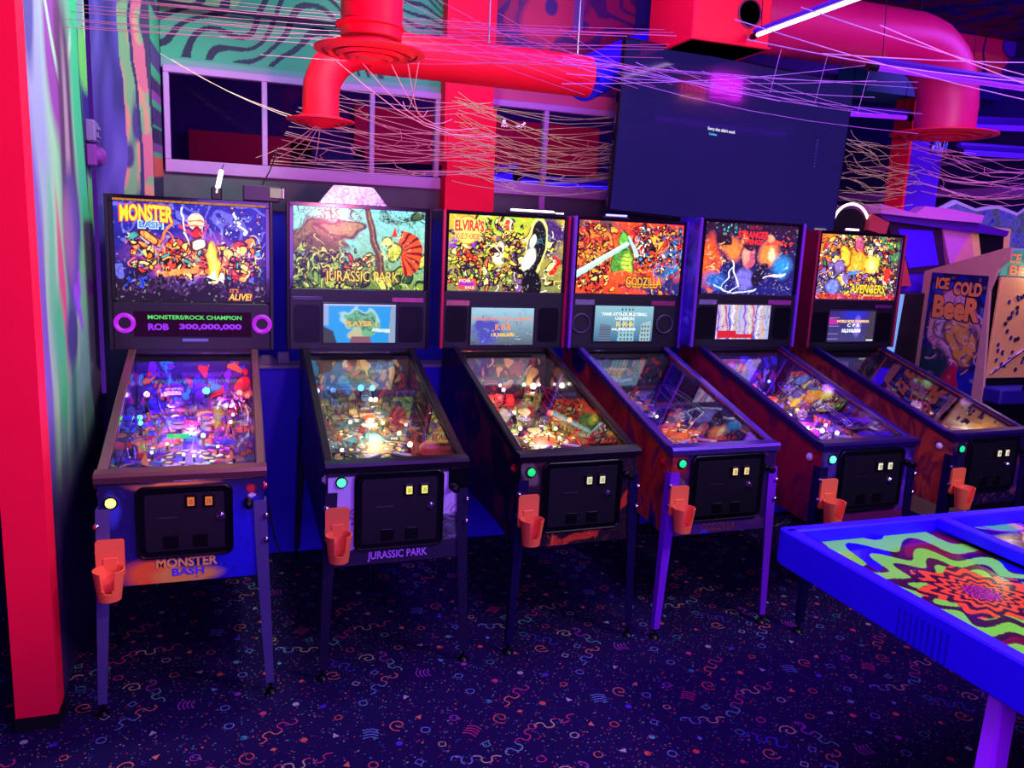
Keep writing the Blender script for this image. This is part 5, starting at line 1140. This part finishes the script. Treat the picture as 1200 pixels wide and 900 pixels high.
arc = [Vector((.60+.235-.235*math.cos(a), 1.2, 2.455+.235*math.sin(a)))-o for a in [math.pi/2*k/8 for k in range(9)]]
b = MB(); duct(b, [Vector((.60, 1.2, 2.35))-o]+arc, .088, .05); b.build('elbow', M_redduct, t, True)
b = MB(); duct(b, [Vector((.83, 1.2, 2.69))-o, Vector((2.02, 1.2, 2.69))-o], .105, .05); b.build('straight_run', M_redduct, t, True)
diffuser(t, Vector((0, 0, 0)), .165, M_redduct)
b = MB()
for x in (.95, 1.45, 1.95): b.tube([Vector((x, 1.2, 2.79))-o, Vector((x, 1.2, 3.69))-o], .004, 5)
b.build('hanger_rod', M_steel, t)
t = thing('air_duct', 'round duct coloured as lit blue, rising rightwards behind the television', 'duct', (2.05, 1.32, 2.70)); o = Vector(t.location)
b = MB(); duct(b, [Vector((2.03, 1.3, 2.69))-o, Vector((2.5, 1.6, 2.93))-o, Vector((3.2, 1.83, 3.22))-o, Vector((3.34, 1.85, 3.60))-o], .115, .05); b.build('straight_run', M_bluelitduct, t, True)
t = thing('air_duct', 'red vertical duct with a wide ringed flange, nearest the camera above the two left machines', 'duct', (.655, 0, 2.44)); b = MB(); duct(b, [(.005, 0, .04), (.005, 0, 1.26)], .107, .06); b.build('drop_pipe', M_redduct, t, True); diffuser(t, Vector((0, 0, 0)), .195, M_redduct)
b = MB(); b.lathe([(.108, .07), (.120, .075), (.120, .085), (.108, .09)], 28); b.build('collar', M_redduct, t, True)
t = thing('air_duct', 'wide magenta-red duct with an elbow dropping to a flange before the blue column', 'duct', (4.54, 1.2, 2.60)); o = Vector(t.location)
b = MB(); duct(b, [Vector((3.02, 1.2, 3.117))-o, Vector((4.18, 1.2, 3.117))-o]+[Vector((4.18+.36*math.sin(a), 1.2, 2.757+.36*math.cos(a)))-o for a in [math.pi/2*k/8 for k in range(1, 9)]]+[Vector((4.54, 1.2, 2.62))-o], .180, .09); b.build('elbow', M_magduct, t, True)
diffuser(t, Vector((0, 0, 0)), .32, M_redduct)
t = thing('duct_plenum', 'bright red square duct box with a round opening, above and left of the television top', 'duct', (2.735, 1.2, 2.89))
MB().box((0, 0, .38), (.48, .50, .76), .008).build('casing', M_redduct, t); MB().lathe([(.075, 0), (.075, .004), (.066, .006), (.062, -.01)], 24, T((.10, -.251, .17)) @ RX(math.pi/2), cap=False).lathe([(.064, .001), (0, .001)], 24, T((.10, -.251, .17)) @ RX(math.pi/2)).build('round_opening', mat('opening_dark_red', (110, 10, 60), .6), t, True)
MB().box((0, 0, .006), (.50, .52, .012), .003).build('flange', M_redduct, t)
MB_c = MB().tube([(-.18, 1.93, 2.963), (1.3, 1.93, 2.955), (2.5, 1.93, 2.95), (4.2, 1.93, 2.95)], .014, 8)
tag(MB_c.build('conduit', mat('conduit_dark', (50, 20, 60), .4)), 'dark cable conduit running along the swirled mural above the windows', 'pipe')

# ------------------------------------------------------------------ neon tubes on the right
neon('neon_tube', (2.83, .88, 2.93), (2.83, -.15, 2.93), (235, 190, 255), 7, 'white-violet neon tube hanging beside the red duct box', .010)
neon('neon_tube', (3.07, .25, 2.69), (4.35, .25, 2.69), (110, 20, 255), 2.2, 'long violet neon tube crossing in front of the wide red duct elbow', .013)
neon('neon_tube', (3.93, 1.42, 2.70), (4.46, 1.42, 2.72), (110, 20, 255), 2.2, 'short violet neon tube ending at the red edge of the right column', .014)
neon('neon_tube', (5.1, 1.9, 2.78), (6.4, 1.9, 2.86), (70, 10, 255), 1.8, 'upper violet-blue neon tube right of the wide duct', .022)
neon('neon_tube', (5.0, 1.5, 2.55), (6.0, 1.5, 2.58), (60, 10, 255), 1.6, 'lower violet-blue neon tube right of the wide duct flange', .018)
t = thing('arc_light', 'white glowing half ring standing behind the farthest pinball machine', 'light', (4.24, 1.60, 0))
MB().tube([(.155*math.cos(a), 0, 1.995+.155*math.sin(a)) for a in [math.pi*(k/24*1.0) for k in range(25)]], .009, 8).build('glowing_arc', glow('arc_white', (240, 230, 255), 3), t, True)
MB().lathe([(.145, 0), (.145, .03), (0, .03)], 28, T((0, .03, 1.975)) @ RX(math.pi/2)).box((0, .04, .98), (.12, .05, 1.96), .01).box((0, .04, .01), (.2, .14, .02), .004).build('stand', M_black, t)

# ------------------------------------------------------------------ decorative string netting
def netting(label, quad, seed, nA, nB, m, r=.0016, sag=.05):
    """stretched decorative netting: two crossing families of slack strings with zigzag ties; quad = TL, BL, TR, BR"""
    rnd = random.Random(seed); b = MB(); TL, BL, TR, BR = [Vector(p) for p in quad]
    def P(u, v): return (TL*(1-v)+BL*v)*(1-u)+(TR*(1-v)+BR*v)*u
    rows = []
    for fam, n in ((0, nA), (1, nB)):
        for i in range(n):
            v0 = (i+rnd.random()*.8)/n; v1 = v0*.55+.40+rnd.uniform(-.08, .08) if fam == 0 else v0*.8-.10+rnd.uniform(-.12, .12); v1 = min(1, max(0, v1)); k = rnd.uniform(.3, 1.2)*sag
            pts = [P(t/10, v0+(v1-v0)*t/10)+Vector((0, .10*math.sin(i*1.7+fam)+.04*math.sin(t+i), -k*math.sin(math.pi*t/10)+rnd.uniform(-.004, .004))) for t in range(11)]
            b.tube(pts, r, 4, cap=False)
            if fam == 0: rows.append(pts)
    for i in range(len(rows)-1):
        for _ in range(2):
            j = rnd.randrange(1, 9); p, q = rows[i][j], rows[i+1][min(10, j+rnd.choice([0, 1]))]; b.tube([p, (p+q)/2+Vector((rnd.choice([-.03, .03]), 0, -.006)), q], r, 4, cap=False)
    return tag(b.build('string_netting', m), label, 'netting', None, 'stuff')
netting('tan string netting stretched in front of the windows left of the red column', [(.60, 1.62, 2.60), (.36, 1.62, 2.12), (1.62, 1.62, 2.58), (1.62, 1.62, 2.12)], 3, 15, 10, M_string, .0015, .06)
netting('green-tinged string netting before the windows between column and television', [(1.40, 1.6, 2.62), (1.40, 1.6, 2.12), (2.5, 1.6, 2.58), (2.5, 1.6, 2.12)], 5, 20, 14, M_string2, .0016, .09)
netting('string netting hanging between the television and the right column', [(4.02, 1.45, 2.62), (3.98, 1.45, 2.16), (4.62, 1.5, 2.58), (4.62, 1.5, 2.14)], 7, 14, 10, M_string2, .0018, .04)
netting('string netting drooping to the right of the wide duct flange', [(4.5, 1.4, 2.62), (4.7, 1.4, 2.22), (5.9, 1.55, 2.62), (5.9, 1.5, 2.25)], 9, 12, 8, M_string, .0018, .08)
def strands(label, segs, m, r=.0018):
    b = MB()
    for a, c, sg in segs:
        a, c = Vector(a), Vector(c); b.tube([a*(1-t/6)+c*(t/6)-Vector((0, 0, sg*math.sin(math.pi*t/6))) for t in range(7)], r, 4, cap=False)
    return tag(b.build('string_strands', m), label, 'netting', None, 'stuff')
rnd = random.Random(4)
strands('pinkish strings stretched under the ceiling from the left wall to the television top', [((-.40, .9+.05*k, 2.60+.035*k+rnd.uniform(-.02, .02)), (2.35+.1*rnd.random(), 1.0, 2.80+.02*k+rnd.uniform(-.05, .05)), .02+.03*rnd.random()) for k in range(7)]+[((.3+.2*k, .6, 2.50+.06*k), (1.8+.2*k, 1.0, 2.72), .03) for k in range(5)]+[((-.40, .5+.1*k, 2.50+.05*k), (.9+.25*k, .5, 2.62+.03*k), .02) for k in range(6)]+[((.2+.3*k, .9, 2.95-.02*k), (1.9+.1*k, .95, 2.55+.02*k), .03) for k in range(6)], mat('string_pink', (180, 100, 135), .7), .0014)
strands('loose strings crossing in front of the television top towards the right', [((1.7+.1*rnd.random(), 1.0, 2.70+.04*rnd.random()), (3.9+.3*rnd.random(), .9, 2.50+.35*rnd.random()), .06*rnd.random()) for k in range(4)]+[((1.75+.02*k, .9, 2.58+.05*k), (3.6, .8, 2.86-.09*k), .03) for k in range(4)]+[((2.2+.2*k, 1.0, 2.75), (2.8+.25*k, .9, 2.62), .02) for k in range(5)]+[((2.95+.3*k, .8, 2.86), (2.95+.3*k+.03, .9, 2.66-.03*k), .0) for k in range(3)], mat('string_lilac', (200, 160, 235), .6), .0014)
strands('long pale strings crossing high at the right, above the wide red duct', [((2.5, -.1, 2.62), (4.4, -.1, 2.80), .02), ((2.3, -.2, 2.75), (4.2, -.1, 2.62), .02), ((2.6, -.3, 2.70), (4.0, -.2, 2.52), .01), ((2.2, .0, 2.66), (3.6, -.2, 2.60), .02), ((2.2, .1, 2.76), (4.0, 0, 2.56), .02)], mat('string_lilac', (190, 140, 230), .6), .0022)
strands('slack loops of string hanging from the two left duct flanges', [((.655+.19*math.cos(a), .19*math.sin(a), 2.44), (.95+.12*k, .9, 2.42-.03*k), .10) for k, a in enumerate((.2, .6, 1.0, 1.6, 2.3))]+[((.60, 1.2, 2.33), (.30+.1*k, 1.5, 2.16), .02) for k in range(4)]+[((.45, 1.2, 2.34), (-.1, 1.6, 2.62), .02), ((.5, 1.2, 2.34), (-.16, 1.7, 2.66), .03)], M_string)

# ------------------------------------------------------------------ blue game table
tb_ = thing('game_table', 'blue-framed air game table with green and orange swirled top at the right front', 'table', (2.08, -.73, 0))
M_tblue = mat('table_blue', (48, 6, 255), .45, spec=.2); M_tviolet = mat('table_leg_violet', (190, 40, 250), .45)
L, W, H = 2.3, 1.45, .80
def tbx(c, d, b=.004): return MB().box(c, d, b)
tbx((W/2, .02-.0, H-.06), (W, .05, .135), .006).build('rail', M_tblue, tb_); tbx((W/2, -L+.02, H-.06), (W, .05, .135), .006).build('rail', M_tblue, tb_)
lf = tbx((.02, -L/2+.02, H-.06), (.055, L, .135), .006).build('rail', M_tblue, tb_); tbx((W-.02, -L/2, H-.06), (.055, L, .135), .006).build('rail', M_tblue, tb_)
b = MB()
for k in range(9): b.box((-.0085, -.55-.022*k, H-.075), (.002, .006, .10))
b.build('rail_vent', mat('table_blue_dark', (16, 4, 190), .5), lf)
tbx((.725, -L/2+.02, H-.012), (.05, L-.05, .045), .004).build('divider', M_tblue, tb_)
MB().box((W/2, -L/2+.02, H-.11), (W-.08, L-.06, .03)).build('table_bed', M_black, tb_)
def table_art(second=False):
    A = Art(220, 420, .33, (30, 8, 40), 4)
    X = A.U0*(.655 if not second else .65); Y = -(2.2)*(1-A.V0)
    if not second:
        cx, cy = .33, -.50; dx, dy = X-cx, Y-cy; rr = np.hypot(dx, dy)+1e-4; th = np.arctan2(dy, dx); lr = np.log(rr/.03)*2.6
        s_ = np.sin(lr*4.6+1.9*np.sin(th*10+.7*lr)); big = s_ > -.1
        near = rr < .19+.03*np.sin(th*7)
        A.m((big & ~near).astype(float), (130, 255, 60)); A.m((~big & ~near).astype(float), (60, 10, 46)); A.m(((~big) & (rr > .3) & (np.sin(th*4+rr*9) > .3)).astype(float), (120, 14, 50)); A.m(((~big) & (rr > .3) & (np.sin(th*4+rr*9) < -.5)).astype(float), (24, 10, 200))
        s2 = np.sin(lr*6.0+1.7*np.sin(th*14+.7*lr)) > -.1; A.m((near & s2).astype(float), (250, 90, 36)); A.m((near & ~s2).astype(float), (60, 10, 40)); A.m((near & s2 & (rr < .055)).astype(float), (200, 30, 150))
        A.m(((Y > -.16) & (X < .45)).astype(float)*.0, (10, 10, 60))
    else:
        A.m(A.V > -1, (34, 10, 60)); A.warp(.05, 4, 3); A.contour(3, 3, 5, .4, (235, 190, 90)); A.contour(4, 9, 5, .2, (100, 220, 90)); A.contour(5, 12, 4, .12, (160, 60, 200))
    return A
pf = art_grid('playing_surface', table_art(), (.047, -2.2, H-.045), (.655, 0, 0), (0, 2.2, 0), mat_vcol('table_print', .12, coat=.3), tb_)
art_grid('playing_surface', table_art(True), (.752, -2.2, H-.045), (.65, 0, 0), (0, 2.2, 0), mat_vcol('table_print'), tb_)
for lx, ly in ((1.22, -.42), (.62, -.95)): MB().prism([(-.05, 0), (.05, 0), (.07, H-.13), (-.07, H-.13)], -.03, .03, 'x', T((lx, ly, 0))).build('leg', M_legdark, tb_)
# splayed violet leg frame nearest the camera
b = MB(); b.add([(.10, -.83, .70), (.22, -.79, .70), (.22, -.75, .70), (.10, -.79, .70), (-.235, -1.06, .0), (-.165, -1.06, .0), (-.165, -1.02, .0), (-.235, -1.02, .0)], [(0, 1, 2, 3), (4, 5, 6, 7), (0, 1, 5, 4), (1, 2, 6, 5), (2, 3, 7, 6), (3, 0, 4, 7)])
b.build('trestle_leg', M_tviolet, tb_)
MB().box((.42, -.80, .66), (.60, .04, .09), .006).build('trestle_bar', M_tviolet, tb_)
b = MB(); b.add([(.62, -.83, .70), (.74, -.79, .70), (.74, -.75, .70), (.62, -.79, .70), (1.0, -1.06, .0), (1.07, -1.06, .0), (1.07, -1.02, .0), (1.0, -1.02, .0)], [(0, 1, 2, 3), (4, 5, 6, 7), (0, 1, 5, 4), (1, 2, 6, 5), (2, 3, 7, 6), (3, 0, 4, 7)])
b.build('trestle_leg', M_tviolet, tb_)

# ------------------------------------------------------------------ far right: arcade cabinets
M_wood = mat('birch_cabinet', (200, 150, 130), .5, noise=.12, nscale=12)
ic = thing('arcade_cabinet', 'wood-sided ball game cabinet with blue and gold side art, right of the pinball row', 'arcade machine', (4.8, .85, 0))
prof = [(.0, .0), (.0, 1.0), (.06, 1.62), (.02, 1.76), (-.05, 1.83), (-.05, 1.895), (.0, 1.89), (.60, 1.715), (.60, 0)]
for x in (.0, .78): MB().prism(prof, x, x+.02, 'x').build('cabinet_side', M_wood, ic)
MB().box((.40, .32, .86), (.76, .54, 1.66)).build('cabinet_body', M_black, ic)
A = Art(110, 210, .53, (20, 30, 150), 4); A.warp(.05, 5, 3); A.scatter(20, (0, 1, .4, 1), [(20, 20, 120), (30, 60, 180), (14, 10, 80)], .05, .12, (10, 8, 60)); A.ell(.5, .62, .24, .26, (210, 150, 160), 0, .05, 1, (90, 30, 90)); A.ell(.45, .62, .13, .14, (220, 190, 190), 0, .2, 1, (120, 60, 90)); A.ell(.68, .52, .12, .18, (220, 160, 60), .2, .2, 1, (90, 40, 40)); A.poly([(.3, .36), (.62, .36), (.85, .02), (.12, .02)], (190, 20, 60)); A.ell(.2, .3, .15, .12, (30, 60, 60), 0, .4)
for k in range(4): A.line(.25, .70-.03*k, .52, .70-.03*k, .005, (90, 60, 150))
A.ell(.36, .14, .02, .012, (250, 220, 220), 0, .1); A.ell(.48, .14, .02, .012, (250, 220, 220), 0, .1); A.curls(60, (.1, .95, .3, .8), [(240, 170, 90), (60, 30, 130), (230, 190, 190), (120, 40, 110)], .008, .12); A.detail(.6, 14, 5)
# side art reads back (left) to front (right)
g = art_grid('side_art', A, (-.003, .53, .78), (0, -.455, 0), (0, 0, .93), mat_vcol('cabinet_print'), ic)
SM = T((-.004, .53, 0)) @ RZ(-math.pi/2)
gold = mat('ink_amber', (240, 150, 70), .5); dk = mat('ink_navy', (30, 16, 70), .5)
for s_, x0, x1, z0, z1, a in (('ICE', .05, .16, 1.60, 1.68, .0), ('COLD', .20, .42, 1.57, 1.66, -.0), ('BeeR', .05, .43, 1.40, 1.56, .0)):
    text(s_, x0-.008, x1+.008, z0-.008, z1+.008, -.0005, dk, ic, 'lettering_outline', .09, .0004, M=SM); text(s_, x0, x1, z0, z1, -.001, gold, ic, 'lettering', .05, .0006, M=SM)
MB().box((.40, .02, 1.38), (.74, .02, .66), .004).build('ball_board', mat('peg_board_gold', (225, 170, 90), .4, noise=.08), ic)
rnd = random.Random(8); hb = 0
for k in range(60):
    x = .08+.64*rnd.random(); z = 1.1+.5*rnd.random()
    o = MB().lathe([(.014, 0), (.016, .004), (.012, .006), (.010, .001), (0, .001)], 10, T((x, .010, z)) @ RX(math.pi/2)).build('ball_hole', M_chrome if k % 3 else mat('hole_dark', (60, 30, 40), .5), ic, True)
MB().box((.40, .035, 1.80), (.74, .02, .17), .003).build('marquee', mat('marquee_art', (40, 150, 110), .4, emit=(60, 150, 100), estr=.3), ic)
text('ICE COLD', .06, .45, 1.80, 1.86, .022, gold, ic, 'lettering', .04); text('BEER', .10, .40, 1.725, 1.785, .022, mat('ink_orange', (240, 110, 40), .5), ic, 'lettering', .04)
MB().tube([(.05, -.0, 1.08), (.74, -.0, 1.50)], .007, 8).build('ball_bar', M_chrome, ic, True)
MB().box((.40, -.05, .95), (.78, .16, .10), .01).build('control_shelf', mat('shelf_blue', (30, 14, 120), .5), ic)
light('cabinet_lamp', 'POINT', (5.2, .80, 1.74), (1.0, .82, .5), 3.0, .03)
for x in (.2, .6): MB().tube([(x, -.12, .98), (x, -.14, 1.06)], .008, 8).lathe([(0, -.02), (.018, -.01), (.018, .01), (0, .02)], 12, T((x, -.145, 1.075))).build('joystick', M_black, ic, True)

hc = thing('arcade_cabinet', 'hooded mauve cabinet with violet-blue framed panel behind the ball game', 'arcade machine', (5.0, 1.62, 0))
M_pinkp = mat('hood_pink', (220, 130, 200), .5, noise=.06); M_hoodp = mat('hood_purple', (80, 20, 150), .5)
o = Vector((5.0, 1.62, 0))
def hp(x, z): return (x-5.0, z)
MB().box((.32, .42, .86), (1.15, .8, 1.72), .01).build('cabinet_body', mat('hood_body', (40, 14, 90), .6), hc)
MB().prism([hp(4.40, 2.16), hp(4.72, 2.11), hp(4.80, 2.165), hp(5.02, 2.16), hp(5.36, 2.13), hp(5.34, 2.075), hp(4.9, 2.08), hp(4.42, 2.095)], -.10, .6, 'y').build('hood_top', M_pinkp, hc)
MB().prism([hp(4.42, 2.094), hp(5.34, 2.074), hp(5.66, 2.03), hp(5.64, 1.99), hp(4.5, 2.05)], -.07, .6, 'y').build('hood_underside', M_hoodp, hc)
MB().prism([hp(4.38, 2.09), hp(4.54, 2.04), hp(4.52, 1.95), hp(4.36, 1.98)], -.06, .5, 'y').build('hood_cheek', mat('cheek_rust', (190, 70, 70), .5), hc)
MB().prism([hp(4.56, 2.06), hp(5.05, 2.06), hp(5.15, 1.72), hp(4.72, 1.68)], -.02, .02, 'y').build('panel_frame', mat('frame_dark', (50, 16, 60), .5), hc)
MB().prism([hp(4.66, 2.00), hp(4.97, 2.00), hp(5.07, 1.76), hp(4.80, 1.73)], -.028, -.015, 'y').build('lit_panel', mat('panel_violet', (60, 10, 230), .3, emit=(60, 8, 225), estr=.55), hc)
MB().prism([hp(5.04, 2.065), hp(5.30, 2.05), hp(5.40, 1.80), hp(5.18, 1.75)], -.03, .01, 'y').build('pink_panel', M_pinkp, hc)
MB().prism([hp(5.20, 1.77), hp(5.33, 2.0), hp(5.40, 1.80)], -.034, -.031, 'y').build('panel_marking', mat('mark_peach', (240, 160, 150), .5), hc)
MB().prism([hp(5.31, 2.06), hp(5.72, 2.05), hp(5.74, 1.82), hp(5.40, 1.78)], -.03, .0, 'y').build('window_frame', mat('frame_gold', (255, 230, 120), .4), hc)
MB().prism([hp(5.40, 2.02), hp(5.65, 2.01), hp(5.67, 1.85), hp(5.47, 1.82)], -.036, -.029, 'y').build('dark_opening', M_black, hc)
MB().prism([hp(4.60, 1.95), hp(4.66, 1.95), hp(4.82, 1.60), hp(4.60, 1.60)], -.05, -.01, 'y').build('rust_fin', mat('cheek_rust', (190, 70, 70), .5), hc)
dc = thing('arcade_cabinet', 'narrow dark cabinet with a pale blue lit strip, behind the farthest pinball machine', 'arcade machine', (4.62, 1.35, 0))
MB().box((.13, .14, .78), (.30, .14, 1.56), .008).build('cabinet_body', M_black, dc)
MB().prism([(-.09, 1.14), (-.045, 1.14), (-.02, 1.55), (-.065, 1.55)], .05, .075, 'y').build('light_strip', glow('strip_pale_blue', (120, 165, 250), 1.0), dc)
MB().box((-.06, .10, .57), (.08, .05, 1.14), .004).build('strip_column', M_black, dc)
mq = thing('marquee_sign', 'cloud-edged blue and green marquee sign at the right edge of the frame', 'sign', (5.95, 2.1, 0))
cl = [(-.42, 1.9), (.6, 1.9), (.62, 2.2)]+[(.55-.16*k+.05*math.sin(k*2), 2.24+.04*math.cos(k*2.6)) for k in range(7)]+[(-.46, 2.12)]
MB().prism(cl, -.01, .02, 'y').build('sign_board', mat('cloud_white', (230, 225, 250), .5, emit=(150, 140, 200), estr=.25), mq)
MB().prism([(x*.94+.0, 2.06+(z-2.06)*.86) for x, z in cl], -.015, -.009, 'y').build('sign_art', mat_ramp('cloud_art', [(.3, (50, 90, 190)), (.48, (140, 190, 230)), (.58, (120, 190, 110)), (.75, (60, 120, 210))], nscale=7, distort=2), mq)
MB().box((.1, .05, .95), (1.0, .08, 1.9), .01).build('backing_cabinet', mat('backing_plum', (60, 14, 60), .6), mq)

# ------------------------------------------------------------------ small things
tag(MB().tube([(-1.3, .98, .012), (-.86, .98, .012)], .008, 8).build('rod', mat('rod_pale', (220, 190, 230), .4)), 'thin pale rod lying on the carpet left of the red pillar', 'rod')
for k, (x, w_, h, c, lb) in enumerate(((.34, .10, .045, (130, 130, 140), 'crumpled grey cloth on the ledge between the two left machines'), (.43, .06, .06, (170, 170, 175), 'small pale box on the ledge beside the grey cloth'))):
    b = MB(); n = 9
    if k == 0: b.lathe([(w_*.5, 0), (w_*.52, .012), (w_*.4, .03), (w_*.22, h), (0, h*.85)], 11, T((x, 1.47, 1.08)) @ Matrix.Diagonal((1.2, .6, 1, 1)))
    else: b.box((x, 1.47, 1.08+h/2), (w_, .05, h), .006)
    tag(b.build('cloth' if k == 0 else 'carton', mat('odd_%d' % k, c, .7, noise=.3, nscale=30, bump=.6), smooth=(k == 0)), lb, 'cloth' if k == 0 else 'box')
def cable(label, pts):
    P = [Vector(p) for p in pts]; fine = []
    for i in range(len(P)-1):
        p0, p1, p2, p3 = P[max(0, i-1)], P[i], P[i+1], P[min(len(P)-1, i+2)]
        for k in range(8):
            t_ = k/8; fine.append(.5*((2*p1)+(p2-p0)*t_+(2*p0-5*p1+4*p2-p3)*t_*t_+(3*p1-p0-3*p2+p3)*t_**3))
    fine.append(P[-1]); tag(MB().tube(fine, .005, 6).build('power_cable', M_rubber, smooth=True), label, 'cable')
cable('black power cable looping on the carpet behind the two left machines', [(.34, 1.30, .35), (.38, 1.28, .12), (.46, 1.2, .008), (.62, 1.12, .008), (.80, 1.25, .008), (.78, 1.36, .20)])
cable('black power cable drooping to the carpet behind the red-edged machine', [(1.30, 1.36, .35), (1.28, 1.30, .10), (1.18, 1.22, .008), (1.05, 1.28, .008), (1.0, 1.38, .02)])
# folded menu boards behind the glass right of the red column
t = thing('menu_board', 'black menu board with rows of pale lines, behind the window right of the red column', 'sign', (2.35, 2.35, 0))
MB().box((0, 0, 1.92), (.95, .03, .40), .004).box((0, .03, .86), (.9, .05, 1.72)).build('board', M_black, t)
for c_ in range(4):
    for r_ in range(6): MB().box((-.36+.24*c_, -.018, 2.08-.055*r_), (.13+.03*((c_+r_) % 2), .004, .012)).build('text_row', mat('menu_line', (150, 150, 160), .5, emit=(120, 120, 140), estr=.5), t)
